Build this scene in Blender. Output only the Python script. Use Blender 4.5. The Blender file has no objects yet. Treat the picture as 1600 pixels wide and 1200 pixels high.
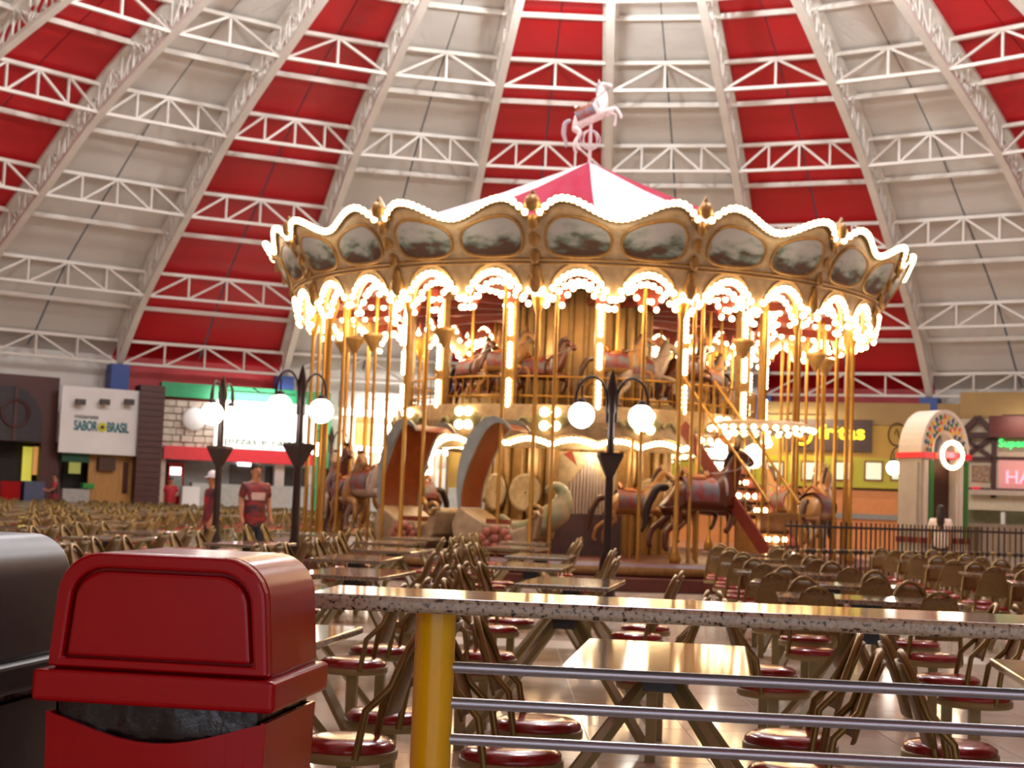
import bpy, bmesh, math, random
from mathutils import Vector, Matrix, Euler
random.seed(7)
PI = math.pi
sin, cos = math.sin, math.cos
R_ = math.radians
scene = bpy.context.scene
COL = scene.collection

# ------------------------------------------------------------------ camera, world, large lights, exposure
FPX, PITCH, ROLL, EYE = 2364.4, R_(4.483), R_(2.2126), 1.3
cam_d = bpy.data.cameras.new('camera')
cam_d.sensor_width = 36.0
cam_d.lens = FPX / 1600 * 36.0
cam_d.clip_end = 300
cam_d.dof.use_dof = True
cam_d.dof.focus_distance = 3.8
cam_d.dof.aperture_fstop = 8.0
cam = bpy.data.objects.new('camera', cam_d)
cam.matrix_world = Matrix.Translation((0, 0, EYE)) @ Matrix.Rotation(PI / 2 + PITCH, 4, 'X') @ Matrix.Rotation(ROLL, 4, 'Z')
COL.objects.link(cam)
scene.camera = cam
world = bpy.data.worlds.new('world')
scene.world = world
world.use_nodes = True
world.node_tree.nodes['Background'].inputs[0].default_value = (0.75, 0.85, 1.0, 1)
world.node_tree.nodes['Background'].inputs[1].default_value = 0.05
scene.view_settings.view_transform = 'Standard'
scene.view_settings.look = 'None'
scene.view_settings.gamma = 1.0
scene.view_settings.use_curve_mapping = False
scene.view_settings.exposure = 0.1
scene.cycles.use_denoising = True
scene.cycles.max_bounces = 6
scene.cycles.diffuse_bounces = 4
scene.cycles.glossy_bounces = 3
scene.cycles.transmission_bounces = 3
scene.cycles.caustics_reflective = False
scene.cycles.caustics_refractive = False
scene.cycles.sample_clamp_indirect = 4.0

DX, DY = 1.56, 30.0          # centre of the dome
CX, CY = 1.385, 30.0         # centre of the carousel
TH = 2 * PI / 32             # bay angle of the dome
PH0 = 0.0675                 # azimuth of the rib that lies straight behind the carousel

CROWN_FILL = 4.0              # emission of the added fill pane at the crown
HALL_FILL = 2500.0                 # watts of each added fill lamp under the crown


def ray(px, py):
    a, b = px - 800, 600 - py
    u = a * cos(ROLL) - b * sin(ROLL)
    v = a * sin(ROLL) + b * cos(ROLL)
    y = FPX * cos(PITCH) - v * sin(PITCH)
    z = FPX * sin(PITCH) + v * cos(PITCH)
    return Vector((u / y, 1.0, z / y))


def at(px, py, Y):
    d = ray(px, py) * Y
    return Vector((d.x, d.y, d.z + EYE))


# ------------------------------------------------------------------ materials
def lin(h):
    h = h.lstrip('#')
    return tuple(((c / 12.92) if c <= 0.04045 else ((c + 0.055) / 1.055) ** 2.4) for c in (int(h[i:i + 2], 16) / 255 for i in (0, 2, 4))) + (1.0,)


MATS = {}


def mat(name, hexc, rough=0.5, metal=0.0, var=0.12, scale=6.0, bump=0.0, hex2=None, emit=None, estr=0.0, coat=0.0, coords='Object', stretch=(1, 1, 1), spec=None):
    if name in MATS:
        return MATS[name]
    m = bpy.data.materials.new(name)
    m.use_nodes = True
    nt = m.node_tree
    b = nt.nodes['Principled BSDF']
    c1 = lin(hexc)
    c2 = lin(hex2) if hex2 else tuple(x * (1 - var) for x in c1[:3]) + (1,)
    tc = nt.nodes.new('ShaderNodeTexCoord')
    mp = nt.nodes.new('ShaderNodeMapping')
    mp.inputs['Scale'].default_value = stretch
    nt.links.new(tc.outputs[coords], mp.inputs[0])
    no = nt.nodes.new('ShaderNodeTexNoise')
    no.inputs['Scale'].default_value = scale
    no.inputs['Detail'].default_value = 5
    nt.links.new(mp.outputs[0], no.inputs[0])
    rp = nt.nodes.new('ShaderNodeValToRGB')
    rp.color_ramp.elements[0].position = 0.35
    rp.color_ramp.elements[1].position = 0.65
    rp.color_ramp.elements[0].color = c1
    rp.color_ramp.elements[1].color = c2
    nt.links.new(no.outputs[0], rp.inputs[0])
    nt.links.new(rp.outputs[0], b.inputs['Base Color'])
    b.inputs['Roughness'].default_value = rough
    b.inputs['Metallic'].default_value = metal
    if coat:
        b.inputs['Coat Weight'].default_value = coat
        b.inputs['Coat Roughness'].default_value = 0.06
    if spec is not None:
        b.inputs['Specular IOR Level'].default_value = spec
    if bump:
        bp = nt.nodes.new('ShaderNodeBump')
        bp.inputs['Strength'].default_value = bump
        bp.inputs['Distance'].default_value = 0.02
        nt.links.new(no.outputs[0], bp.inputs['Height'])
        nt.links.new(bp.outputs[0], b.inputs['Normal'])
    if emit:
        b.inputs['Emission Color'].default_value = lin(emit)
        b.inputs['Emission Strength'].default_value = estr
    MATS[name] = m
    return m


def mat_speckle(name, base, dark, light, rough):
    m = mat(name, base, rough)
    nt = m.node_tree
    b = nt.nodes['Principled BSDF']
    tc = nt.nodes.new('ShaderNodeTexCoord')
    v = nt.nodes.new('ShaderNodeTexNoise')
    v.inputs['Scale'].default_value = 75
    v.inputs['Detail'].default_value = 4
    nt.links.new(tc.outputs['Object'], v.inputs['Vector'])
    r = nt.nodes.new('ShaderNodeValToRGB')
    e = r.color_ramp.elements
    e[0].position, e[0].color = 0.36, lin(dark)
    e[1].position, e[1].color = 0.62, lin(light)
    x = e.new(0.44)
    x.color = lin(base)
    nt.links.new(v.outputs[0], r.inputs[0])
    nt.links.new(r.outputs[0], b.inputs['Base Color'])
    return m


def mat_ribbed(name, hexc, freq, rough=0.45):
    """painted corrugated sheet: fine relief running along local z"""
    m = mat(name, hexc, rough, var=0.10, scale=0.7)
    nt = m.node_tree
    b = nt.nodes['Principled BSDF']
    tc = nt.nodes.new('ShaderNodeTexCoord')
    w = nt.nodes.new('ShaderNodeTexWave')
    w.inputs['Scale'].default_value = freq
    nt.links.new(tc.outputs['Object'], w.inputs[0])
    bp = nt.nodes.new('ShaderNodeBump')
    bp.inputs['Strength'].default_value = 0.25
    bp.inputs['Distance'].default_value = 0.02
    nt.links.new(w.outputs[1], bp.inputs['Height'])
    nt.links.new(bp.outputs[0], b.inputs['Normal'])
    return m


def mat_painting(name, sky, mid, land):
    m = mat(name, sky, 0.4)
    nt = m.node_tree
    b = nt.nodes['Principled BSDF']
    tc = nt.nodes.new('ShaderNodeTexCoord')
    sp = nt.nodes.new('ShaderNodeSeparateXYZ')
    nt.links.new(tc.outputs['Generated'], sp.inputs[0])
    oi = nt.nodes.new('ShaderNodeObjectInfo')
    no = nt.nodes.new('ShaderNodeTexNoise')
    no.noise_dimensions = '4D'
    no.inputs['Scale'].default_value = 3.2
    no.inputs['Detail'].default_value = 6
    nt.links.new(tc.outputs['Generated'], no.inputs['Vector'])
    ml = nt.nodes.new('ShaderNodeMath')
    ml.operation = 'MULTIPLY'
    ml.inputs[1].default_value = 40
    nt.links.new(oi.outputs['Random'], ml.inputs[0])
    nt.links.new(ml.outputs[0], no.inputs['W'])
    ad = nt.nodes.new('ShaderNodeMath')
    ad.operation = 'MULTIPLY_ADD'
    ad.inputs[1].default_value = 1.1
    nt.links.new(no.outputs[0], ad.inputs[0])
    zs = nt.nodes.new('ShaderNodeMath')
    zs.operation = 'MULTIPLY'
    zs.inputs[1].default_value = 0.6
    nt.links.new(sp.outputs[2], zs.inputs[0])
    nt.links.new(zs.outputs[0], ad.inputs[2])
    r = nt.nodes.new('ShaderNodeValToRGB')
    e = r.color_ramp.elements
    e[0].position, e[0].color = 0.66, lin(land)
    e[1].position, e[1].color = 1.0, lin(sky)
    x = e.new(0.76)
    x.color = lin(mid)
    x = e.new(0.84)
    x.color = lin('#8f9c98')
    nt.links.new(ad.outputs[0], r.inputs[0])
    nt.links.new(r.outputs[0], b.inputs['Base Color'])
    return m


def emit_mat(name, hexc, strength, sample=False):
    if name in MATS:
        return MATS[name]
    m = mat(name, hexc, 0.4, var=0.0, emit=hexc, estr=strength)
    if not sample:
        m.cycles.emission_sampling = 'NONE'
    return m


M_STEEL = mat('white_painted_steel', '#ded8ce', 0.4, var=0.10, scale=1.5)
M_ROOF_W = mat('white_roof_sheet', '#d8d5cf', 0.55, var=0.08, scale=0.35)
M_ROOF_R = mat('red_roof_sheet', '#c3151f', 0.5, var=0.16, scale=0.35)
M_FLOOR = mat('polished_beige_tile', '#cfc4b2', 0.10, var=0.10, scale=2.0)
M_JOINT = mat('tile_joint', '#9a8f80', 0.45, var=0.15)
M_GRANITE = mat_speckle('speckled_granite', '#93886f', '#2a2119', '#a89d84', 0.09)
M_TOP = mat_speckle('speckled_table_laminate', '#7d7260', '#3a3026', '#95896f', 0.07)
M_GOLD = mat('gold_painted_tube', '#7a642e', 0.32, metal=0.55, var=0.2, scale=9)
M_FRAME = mat('beige_painted_frame', '#8e8052', 0.42, metal=0.2, var=0.15, scale=5)
M_BACK = mat('brown_woven_panel', '#7a5f2c', 0.5, var=0.3, scale=60)
M_SEAT = mat('red_vinyl', '#8e1f1b', 0.16, var=0.2, scale=14, bump=0.08)
M_RED = mat('red_moulded_plastic', '#98000a', 0.24, var=0.10, scale=3, spec=0.28)
M_BLACKP = mat('charcoal_moulded_plastic', '#2a2829', 0.4, var=0.15, scale=3)
M_BAG = mat('black_bin_bag', '#0a090a', 0.22, var=0.3, scale=12, bump=0.5)
M_YEL = mat('yellow_enamel_pipe', '#e8b60c', 0.22, var=0.06, scale=4)
M_RAIL = mat('grey_metal_rail', '#a7a8ad', 0.3, metal=0.75, var=0.08, scale=6)
M_IRON = mat('dark_brown_iron', '#2c1d18', 0.45, metal=0.3, var=0.2, scale=9)
M_GLOBE = emit_mat('white_glass_globe', '#fff6e6', 9.0)
M_BULB = emit_mat('warm_bulb', '#ffd9a0', 14.0)
M_CREAM = mat('cream_carved_wood', '#b09c7a', 0.42, var=0.28, scale=9, bump=0.25)
M_GOLDL = mat('gold_leaf', '#9c7a44', 0.38, metal=0.35, var=0.3, scale=12, bump=0.2)
M_BRASS = mat('brass_pole', '#b58a3c', 0.3, metal=0.6, var=0.1, scale=6)
M_CANVAS = mat('rust_red_canvas', '#7c2a16', 0.65, var=0.2, scale=4)
M_MIRROR = mat('amber_mirror', '#a08050', 0.28, metal=0.6, var=0.2, scale=3)
M_PINK = mat('pink_red_canopy', '#94283e', 0.9, var=0.08, scale=2, spec=0.1)
M_WHITEC = mat('white_canopy', '#cfc8c9', 0.9, var=0.03, scale=2, spec=0.1)
M_PAINT = mat_painting('painted_landscape', '#a9b0b4', '#5f736c', '#4a3220')
M_DECK = mat('dark_timber_deck', '#4a2a18', 0.35, var=0.3, scale=5)
M_HAIR = mat('dark_hair', '#1c1410', 0.6, var=0.3, scale=30)
M_SKIN = mat('skin', '#a9714f', 0.55, var=0.1, scale=12)
M_BLUE = mat('blue_painted_box', '#2f4f9a', 0.5)
M_WHITE = mat('white_sheet', '#e4e3e0', 0.45, var=0.05, scale=1.5)
M_WOOD = mat('dark_red_wood', '#4b1d16', 0.45, var=0.3, scale=3, stretch=(1, 1, 6))
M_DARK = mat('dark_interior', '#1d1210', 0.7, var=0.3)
M_TAN = mat('tan_wood', '#b9884a', 0.5, var=0.2, scale=3, stretch=(4, 4, 0.6))
M_GREEN = mat('green_fascia', '#1f9a62', 0.45, var=0.08)
M_REDF = mat('red_fascia', '#d8303a', 0.45, var=0.08)
M_STONE = mat('pale_stone_block', '#cdbfae', 0.75, var=0.25, scale=4, bump=0.5)
M_MORTAR = mat('stone_mortar', '#9a8b79', 0.9)
M_GREY = mat('grey_steel_counter', '#a9aaa6', 0.4, metal=0.3, var=0.15)
M_YWALL = mat('ochre_plaster', '#c39a3c', 0.6, var=0.1, scale=1.2)
M_TANW = mat('tan_plaster', '#a98a54', 0.65, var=0.1, scale=1.2)
M_LIME = mat('lime_yellow_board', '#bdb52a', 0.45, var=0.08)
M_ORANGE = mat('peach_orange_panel', '#d98a4a', 0.5, var=0.08)
M_BROWN = mat('brown_sign_board', '#4c3326', 0.5, var=0.15)


# ------------------------------------------------------------------ mesh helpers
class MB:
    def __init__(s):
        s.v, s.f, s.mi, s.cur, s.sm = [], [], [], 0, []
        s.smooth = False

    def add(s, vs, fs):
        o = len(s.v)
        s.v += [tuple(p) for p in vs]
        for f in fs:
            s.f.append(tuple(i + o for i in f))
            s.mi.append(s.cur)
            s.sm.append(s.smooth)
        return s

    def box(s, x0, x1, y0, y1, z0, z1):
        vs = [(x, y, z) for z in (z0, z1) for y in (y0, y1) for x in (x0, x1)]
        return s.add(vs, [(0, 2, 3, 1), (4, 5, 7, 6), (0, 1, 5, 4), (2, 6, 7, 3), (0, 4, 6, 2), (1, 3, 7, 5)])

    def beam(s, a, b, w, h, up=(0, 0, 1)):
        a, b = Vector(a), Vector(b)
        d = (b - a).normalized()
        u = Vector(up)
        x = d.cross(u)
        if x.length < 1e-4:
            x = d.cross(Vector((1, 0, 0)))
        x.normalize()
        y = x.cross(d)
        vs = []
        for p in (a, b):
            for sx, sy in ((-1, -1), (1, -1), (1, 1), (-1, 1)):
                vs.append(p + x * (w / 2 * sx) + y * (h / 2 * sy))
        return s.add(vs, [(0, 1, 2, 3), (7, 6, 5, 4), (0, 4, 5, 1), (1, 5, 6, 2), (2, 6, 7, 3), (3, 7, 4, 0)])

    def tube(s, pts, r, n=8, closed=False):
        pts = [Vector(p) for p in pts]
        rs = r if isinstance(r, (list, tuple)) else [r] * len(pts)
        rings = []
        prev = None
        N = len(pts)
        sm = s.smooth
        for i, p in enumerate(pts):
            if closed:
                d = pts[(i + 1) % N] - pts[i - 1]
            else:
                d = pts[min(i + 1, N - 1)] - pts[max(i - 1, 0)]
            d.normalize()
            if prev is None:
                x = d.cross(Vector((0, 0, 1)))
                if x.length < 1e-3:
                    x = Vector((1, 0, 0))
                x = (x - d * x.dot(d)).normalized()
            else:
                x = (prev - d * prev.dot(d)).normalized()
            prev = x
            y = d.cross(x)
            rings.append([p + (x * cos(2 * PI * k / n) + y * sin(2 * PI * k / n)) * rs[i] for k in range(n)])
        vs = [q for rg in rings for q in rg]
        fs = []
        for i in range(N if closed else N - 1):
            j = (i + 1) % N
            for k in range(n):
                fs.append((i * n + k, i * n + (k + 1) % n, j * n + (k + 1) % n, j * n + k))
        s.smooth = True
        s.add(vs, fs)
        s.smooth = sm
        if not closed:
            s.add(rings[0], [tuple(range(n))[::-1]])
            s.add(rings[-1], [tuple(range(n))])
        return s

    def lathe(s, prof, n=20, c=(0, 0, 0), a0=0.0, a1=2 * PI, smooth=True):
        full = abs(a1 - a0 - 2 * PI) < 1e-6
        m = n if full else n + 1
        vs = []
        for r, z in prof:
            for k in range(m):
                a = a0 + (a1 - a0) * k / n
                vs.append((c[0] + r * cos(a), c[1] + r * sin(a), c[2] + z))
        fs = []
        for i in range(len(prof) - 1):
            for k in range(n):
                k2 = (k + 1) % m
                fs.append((i * m + k, i * m + k2, (i + 1) * m + k2, (i + 1) * m + k))
        sm = s.smooth
        s.smooth = smooth
        s.add(vs, fs)
        s.smooth = sm
        return s

    def sphere(s, c, r, n=10, m=6, sc=(1, 1, 1)):
        prof = [(max(1e-4, r * sin(PI * i / m)), -r * cos(PI * i / m)) for i in range(m + 1)]
        o = len(s.v)
        s.lathe(prof, n, (0, 0, 0))
        for i in range(o, len(s.v)):
            x, y, z = s.v[i]
            s.v[i] = (c[0] + x * sc[0], c[1] + y * sc[1], c[2] + z * sc[2])
        return s

    def prism(s, poly, y0, y1):
        """poly in (x, z) extruded along y"""
        n = len(poly)
        vs = [(x, y0, z) for x, z in poly] + [(x, y1, z) for x, z in poly]
        fs = [tuple(range(n)), tuple(range(2 * n - 1, n - 1, -1))]
        for i in range(n):
            j = (i + 1) % n
            fs.append((i, i + n, j + n, j))
        return s.add(vs, fs)

    def mesh(s, name, mats):
        me = bpy.data.meshes.new(name)
        me.from_pydata(s.v, [], s.f)
        for m in (mats if isinstance(mats, (list, tuple)) else [mats]):
            me.materials.append(m)
        me.polygons.foreach_set('material_index', s.mi)
        me.polygons.foreach_set('use_smooth', s.sm)
        bm = bmesh.new()
        bm.from_mesh(me)
        bmesh.ops.recalc_face_normals(bm, faces=bm.faces)
        bm.to_mesh(me)
        bm.free()
        me.update()
        return me

    def build(s, name, mats, parent=None):
        return link(name, s.mesh(name, mats), parent)


def link(name, me, parent=None, loc=None, rotz=None):
    o = bpy.data.objects.new(name, me)
    COL.objects.link(o)
    if parent:
        o.parent = parent
    if loc is not None:
        o.location = loc
    if rotz is not None:
        o.rotation_euler = (0, 0, rotz)
    return o


def empty(name, loc=(0, 0, 0), rotz=0, parent=None):
    o = link(name, None, parent, loc, rotz)
    o.empty_display_size = 0.2
    return o


def tag(o, label, cat, group=None):
    o['label'] = label
    o['category'] = cat
    if group:
        o['group'] = group
    return o


def struct(o):
    o['kind'] = 'structure'
    return o


def bevel(o, w=0.01, seg=2):
    m = o.modifiers.new('bevel', 'BEVEL')
    m.width = w
    m.segments = seg
    m.limit_method = 'ANGLE'
    return o


def kids(o):
    return KIDS.get(o.name, [c for c in o.children])


KIDS = {}


def snapshot(o):
    KIDS[o.name] = list(o.children)
    for c in o.children:
        snapshot(c)


def copy_tree(o, parent=None):
    c = o.copy()
    COL.objects.link(c)
    c.parent = parent
    for ch in kids(o):
        copy_tree(ch, c)
    return c


def bake(o):
    """replace an object's mesh by the evaluated one"""
    bpy.context.view_layer.update()
    dg = bpy.context.evaluated_depsgraph_get()
    me = bpy.data.meshes.new_from_object(o.evaluated_get(dg))
    o.modifiers.clear()
    o.data = me
    return o


def text_obj(name, s, size, mate, parent, loc, rot=(PI / 2, 0, 0), depth=0.02, align='CENTER', width=None, bold=0.0):
    cu = bpy.data.curves.new(name, 'FONT')
    cu.body = s
    cu.size = size
    cu.extrude = depth
    cu.offset = bold
    cu.align_x = align
    cu.align_y = 'CENTER'
    tmp = bpy.data.objects.new(name + '_tmp', cu)
    COL.objects.link(tmp)
    bpy.context.view_layer.update()
    dg = bpy.context.evaluated_depsgraph_get()
    me = bpy.data.meshes.new_from_object(tmp.evaluated_get(dg))
    bpy.data.objects.remove(tmp)
    me.materials.clear()
    me.materials.append(mate)
    if width:
        xs = [v.co.x for v in me.vertices]
        k = width / (max(xs) - min(xs))
        for v in me.vertices:
            v.co.x *= k
    o = link(name, me, parent, loc)
    o.rotation_euler = rot
    return o


# ------------------------------------------------------------------ the dome
PROF = [(34.44, 6.23), (31.27, 8.61), (26.73, 11.0), (22.61, 13.07), (18.11, 14.7), (13.5, 16.1), (8.8, 17.15), (4.6, 17.75)]
TD = 0.95  # depth of the trusses


def prof_at(s):
    i = min(int(s), len(PROF) - 2)
    t = s - i
    p0 = PROF[max(i - 1, 0)]
    p1, p2 = PROF[i], PROF[i + 1]
    p3 = PROF[min(i + 2, len(PROF) - 1)]
    o = []
    for k in (0, 1):
        a, b, c, d = p0[k], p1[k], p2[k], p3[k]
        if i == 0:
            a = 2 * b - c
        o.append(0.5 * (2 * b + (c - a) * t + (2 * a - 5 * b + 4 * c - d) * t * t + (3 * b - a - 3 * c + d) * t ** 3))
    return o


def pol(r, ang, z):
    return (r * sin(ang), r * cos(ang), z)


ceiling = struct(empty('ceiling', (DX, DY, 0)))
NS = len(PROF) - 1
# roof panels, one gore = bay from angle 0 to TH in local space
panel_mesh = {}
for colr, mm in (('r', M_ROOF_R), ('w', M_ROOF_W)):
    for st in range(-1, NS * 2):
        for half in (0, 1):
            mb = MB()
            s0, s1 = st / 2, (st + 1) / 2
            if st < 0:
                (r0, z0), (r1, z1) = (35.6, 5.55), prof_at(0)
            else:
                (r0, z0), (r1, z1) = prof_at(s0), prof_at(s1)
            a0, a1 = (half * TH / 2, (half + 1) * TH / 2)
            e = 0.006 / 20
            g = 0.012
            z0 += TD + 0.1
            z1 += TD + 0.1
            vs = []
            for dz in (0, 0.06):
                # chords of the 32-gon: points on the straight line between the two ribs
                for (r, z) in ((r0, z0), (r1, z1)):
                    A, B = Vector(pol(r, 0, z + dz)), Vector(pol(r, TH, z + dz))
                    f0, f1 = (0.0, 0.5 - e * 20) if half == 0 else (0.5 + e * 20, 1.0)
                    vs += [A.lerp(B, f0), A.lerp(B, f1)]
            mb.add(vs, [(0, 1, 3, 2), (4, 6, 7, 5), (0, 4, 5, 1), (2, 3, 7, 6), (0, 2, 6, 4), (1, 5, 7, 3)])
            panel_mesh[(colr, st, half)] = mb.mesh('roof_panel', mm)
VIS = range(-6, 5)
for k in VIS:
    for st in range(-1, NS * 2 - 4):
        for half in (0, 1):
            link('roof_panel', panel_mesh[('r' if k % 2 else 'w', st, half)], ceiling, None, -(PH0 + k * TH))
far = MB()
for k in range(-16, 16):
    for st in range(-1, NS * 2):
        if k in VIS and st < NS * 2 - 4:
            continue
        if st < 0:
            (r0, z0), (r1, z1) = (35.6, 5.55), prof_at(0)
        else:
            (r0, z0), (r1, z1) = prof_at(st / 2), prof_at((st + 1) / 2)
        a0, a1 = PH0 + k * TH, PH0 + (k + 1) * TH
        far.cur = 1 if k % 2 else 0
        z0 += TD + 0.1
        z1 += TD + 0.1
        far.add([pol(r0, a0, z0), pol(r0, a1, z0), pol(r1, a1, z1), pol(r1, a0, z1)], [(0, 1, 2, 3)])
o = far.build('roof_panel', [M_ROOF_W, M_ROOF_R], ceiling)
o['kind'] = 'stuff'
# rib trusses
SUB = 6
pts_l = [prof_at(i / SUB) for i in range(NS * SUB + 1)]
lo, up, wb = MB(), MB(), MB()
for i in range(len(pts_l) - 1):
    a, b = pts_l[i], pts_l[i + 1]
    A, B = Vector((0, a[0], a[1])), Vector((0, b[0], b[1]))
    lo.beam(A, B + (B - A) * 0.03, 0.26, 0.13)
    up.beam(A + Vector((0, 0, TD)), B + (B - A) * 0.03 + Vector((0, 0, TD)), 0.5, 0.12)
    for sx in (-0.1, 0.1):
        O = Vector((sx, 0, 0))
        wb.beam(A + O, A + O + Vector((0, 0, TD)), 0.05, 0.05, (1, 0, 0))
        if i % 2:
            wb.beam(A + O + Vector((0, 0, TD)), B + O, 0.05, 0.05, (1, 0, 0))
        else:
            wb.beam(A + O, B + O + Vector((0, 0, TD)), 0.05, 0.05, (1, 0, 0))
lo_m, up_m, wb_m = lo.mesh('lower_chord', M_STEEL), up.mesh('upper_chord', M_STEEL), wb.mesh('web_lacing', M_STEEL)
for k in range(-7, 7):
    t = empty('rib_truss', (0, 0, 0), -(PH0 + k * TH), ceiling)
    link('lower_chord', lo_m, t)
    link('upper_chord', up_m, t)
    link('web_lacing', wb_m, t)
# ring trusses and purlins in the bays in view
ring_mesh = {}
for j in range(0, 6):
    r, z = PROF[j]
    A, B = Vector(pol(r, 0, z)), Vector(pol(r, TH, z))
    d = (B - A).normalized()
    A, B = A + d * 0.13, B - d * 0.13
    U = Vector((0, 0, TD - 0.06))
    n = 4 if j <= 3 else 2
    P = [A.lerp(B, i / n) for i in range(n + 1)]
    bars = [('lower_chord', MB().beam(A, B, 0.12, 0.10)), ('upper_chord', MB().beam(A + U, B + U, 0.16, 0.12))]
    for i in range(1, n):
        bars.append(('web_post', MB().beam(P[i], P[i] + U, 0.07, 0.07, (0, 1, 0))))
    for i in range(n):
        q = (P[i], P[i + 1] + U) if i < n / 2 else (P[i] + U, P[i + 1])
        bars.append(('diagonal', MB().beam(q[0], q[1], 0.075, 0.075, (0, 1, 0))))
    ring_mesh[j] = [(nm, b.mesh(nm, M_STEEL)) for nm, b in bars]
pur_mesh = {}
for j in range(0, 6):
    r, z = prof_at(j + 0.5)
    A, B = Vector(pol(r, 0, z + TD - 0.05)), Vector(pol(r, TH, z + TD - 0.05))
    pur_mesh[j] = MB().beam(A, B, 0.10, 0.16).mesh('purlin', M_STEEL)
for k in VIS:
    rz = -(PH0 + k * TH)
    for j in range(6):
        t = empty('ring_truss', (0, 0, 0), rz, ceiling)
        for nm, me in ring_mesh[j]:
            link(nm, me, t)
        link('purlin', pur_mesh[j], ceiling, None, rz)
# unseen skylight added at the crown as fill light
sk = MB().lathe([(4.75, 0), (3.2, 0.5), (1.5, 0.8), (0.02, 0.9)], 32, (0, 0, 18.85))
M_CROWN_FILL = emit_mat('crown_fill_glow', '#f2f4ff', CROWN_FILL, sample=True)
o = sk.build('crown_fill_pane', M_CROWN_FILL, ceiling)
MB().lathe([(4.9, 0), (4.9, 0.5), (4.7, 0.5), (4.7, 0), (4.9, 0)], 32, (0, 0, 18.6)).build('crown_fill_kerb', M_STEEL, ceiling)

# walls behind the shop fronts
wb_ = MB()
for k in range(-16, 16):
    a0, a1 = PH0 + k * TH, PH0 + (k + 1) * TH
    wb_.cur = 1 if k % 2 else 0
    wb_.add([pol(35.6, a0, 0), pol(35.6, a1, 0), pol(35.6, a1, 6.75), pol(35.6, a0, 6.75)], [(0, 1, 2, 3)])
w = struct(wb_.build('wall_round', [mat_ribbed('white_corrugated_wall', '#dcdad2', 3.0), mat_ribbed('red_corrugated_wall', '#b3161d', 3.0)]))
w.location = (DX, DY, 0)
# column under each rib, with its blue cap
for k in range(-5, 5):
    a = PH0 + k * TH
    c = struct(empty('trim_1', (DX, DY, 0), -a))
    MB().box(-0.2, 0.2, 34.5, 34.9, 0, 4.9).build('column_shaft', M_STEEL, c)
    MB().box(-0.36, 0.36, 34.2, 35.0, 4.9, 6.16).build('column_cap', M_BLUE, c)

# floor: slab with joint colour, tiles laid near the tables
fl = struct(link('floor', MB().lathe([(35.6, -0.006), (35.6, -0.2), (0.01, -0.2)], 64).add([pol(35.6, 2 * PI * i / 64, -0.006) for i in range(64)], [tuple(range(64))]).mesh('floor', M_FLOOR), None, (DX, DY, 0)))
tm = MB()
tw = 0.296
tm.box(-tw, tw, -tw, tw, -0.006, 0.0)
tm = tm.mesh('tile', M_FLOOR)
jm = MB().box(-6.6, 6.6, -5.7, 5.7, -0.0055, -0.0045)
jo = jm.build('tile_joint_bed', M_JOINT, fl)
jo.location = (1.0 - DX, 9.0 - DY, 0)
for i in range(20):
    for j in range(15):
        x, y = 0.5 + (i - 9.5) * 0.6, 5.2 + j * 0.6
        if abs(x) > y * 0.38 + 0.9:
            continue
        link('tile', tm, fl, (x - DX, y - DY, 0), 0)

# glowing entrance added unseen behind the viewer as neutral fill light
ent = struct(empty('fill_window_1', (DX, DY - 35.0, 0)))
M_WINDOW_FILL = emit_mat('fill_glazing', '#e4ecff', 1.5, sample=True)
for i in range(6):
    x = -6 + i * 2.0
    MB().box(x + 0.05, x + 1.95, -0.02, 0.02, 0.4, 4.2).build('pane', M_WINDOW_FILL, ent)
    MB().box(x - 0.05, x + 0.05, -0.08, 0.08, 0, 4.3).build('mullion', M_STEEL, ent)
MB().box(-6.1, 6.1, -0.1, 0.1, 4.2, 4.4).box(-6.1, 6.1, -0.1, 0.1, 0.2, 0.4).build('window_frame', M_STEEL, ent)

# fill lamps added under the crown, out of view, to brighten the dome
def fill_highbay(a):
    x, y = DX + 10.0 * sin(a), DY + 10.0 * cos(a)
    t = tag(empty('fill_high_bay', (x, y, 15.6)), 'added high-bay fill lamp hung unseen below the dome crown above the carousel', 'lamp', 'added fill lamps under the dome crown')
    MB().tube([(0, 0, 0.55), (0, 0, 2.2)], 0.02).build('cable', M_IRON, t)
    MB().lathe([(0.12, 0.55), (0.14, 0.35), (0.2, 0.3), (0.2, 0.2)], 16).build('reflector', M_STEEL, t)
    MB().sphere((0, 0, 0), 0.26, 16, 10).build('bulb_globe', M_GLOBE, t)
    l = bpy.data.lights.new('high_bay_fill_light', 'POINT')
    l.energy = HALL_FILL
    l.shadow_soft_size = 0.3
    l.color = (0.95, 0.98, 1.0)
    lo_ = bpy.data.objects.new('high_bay_fill_light', l)
    COL.objects.link(lo_)
    lo_.parent = t
    lo_.location = (0, 0, -0.35)


for i in range(6):
    fill_highbay(i * PI / 3)

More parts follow.
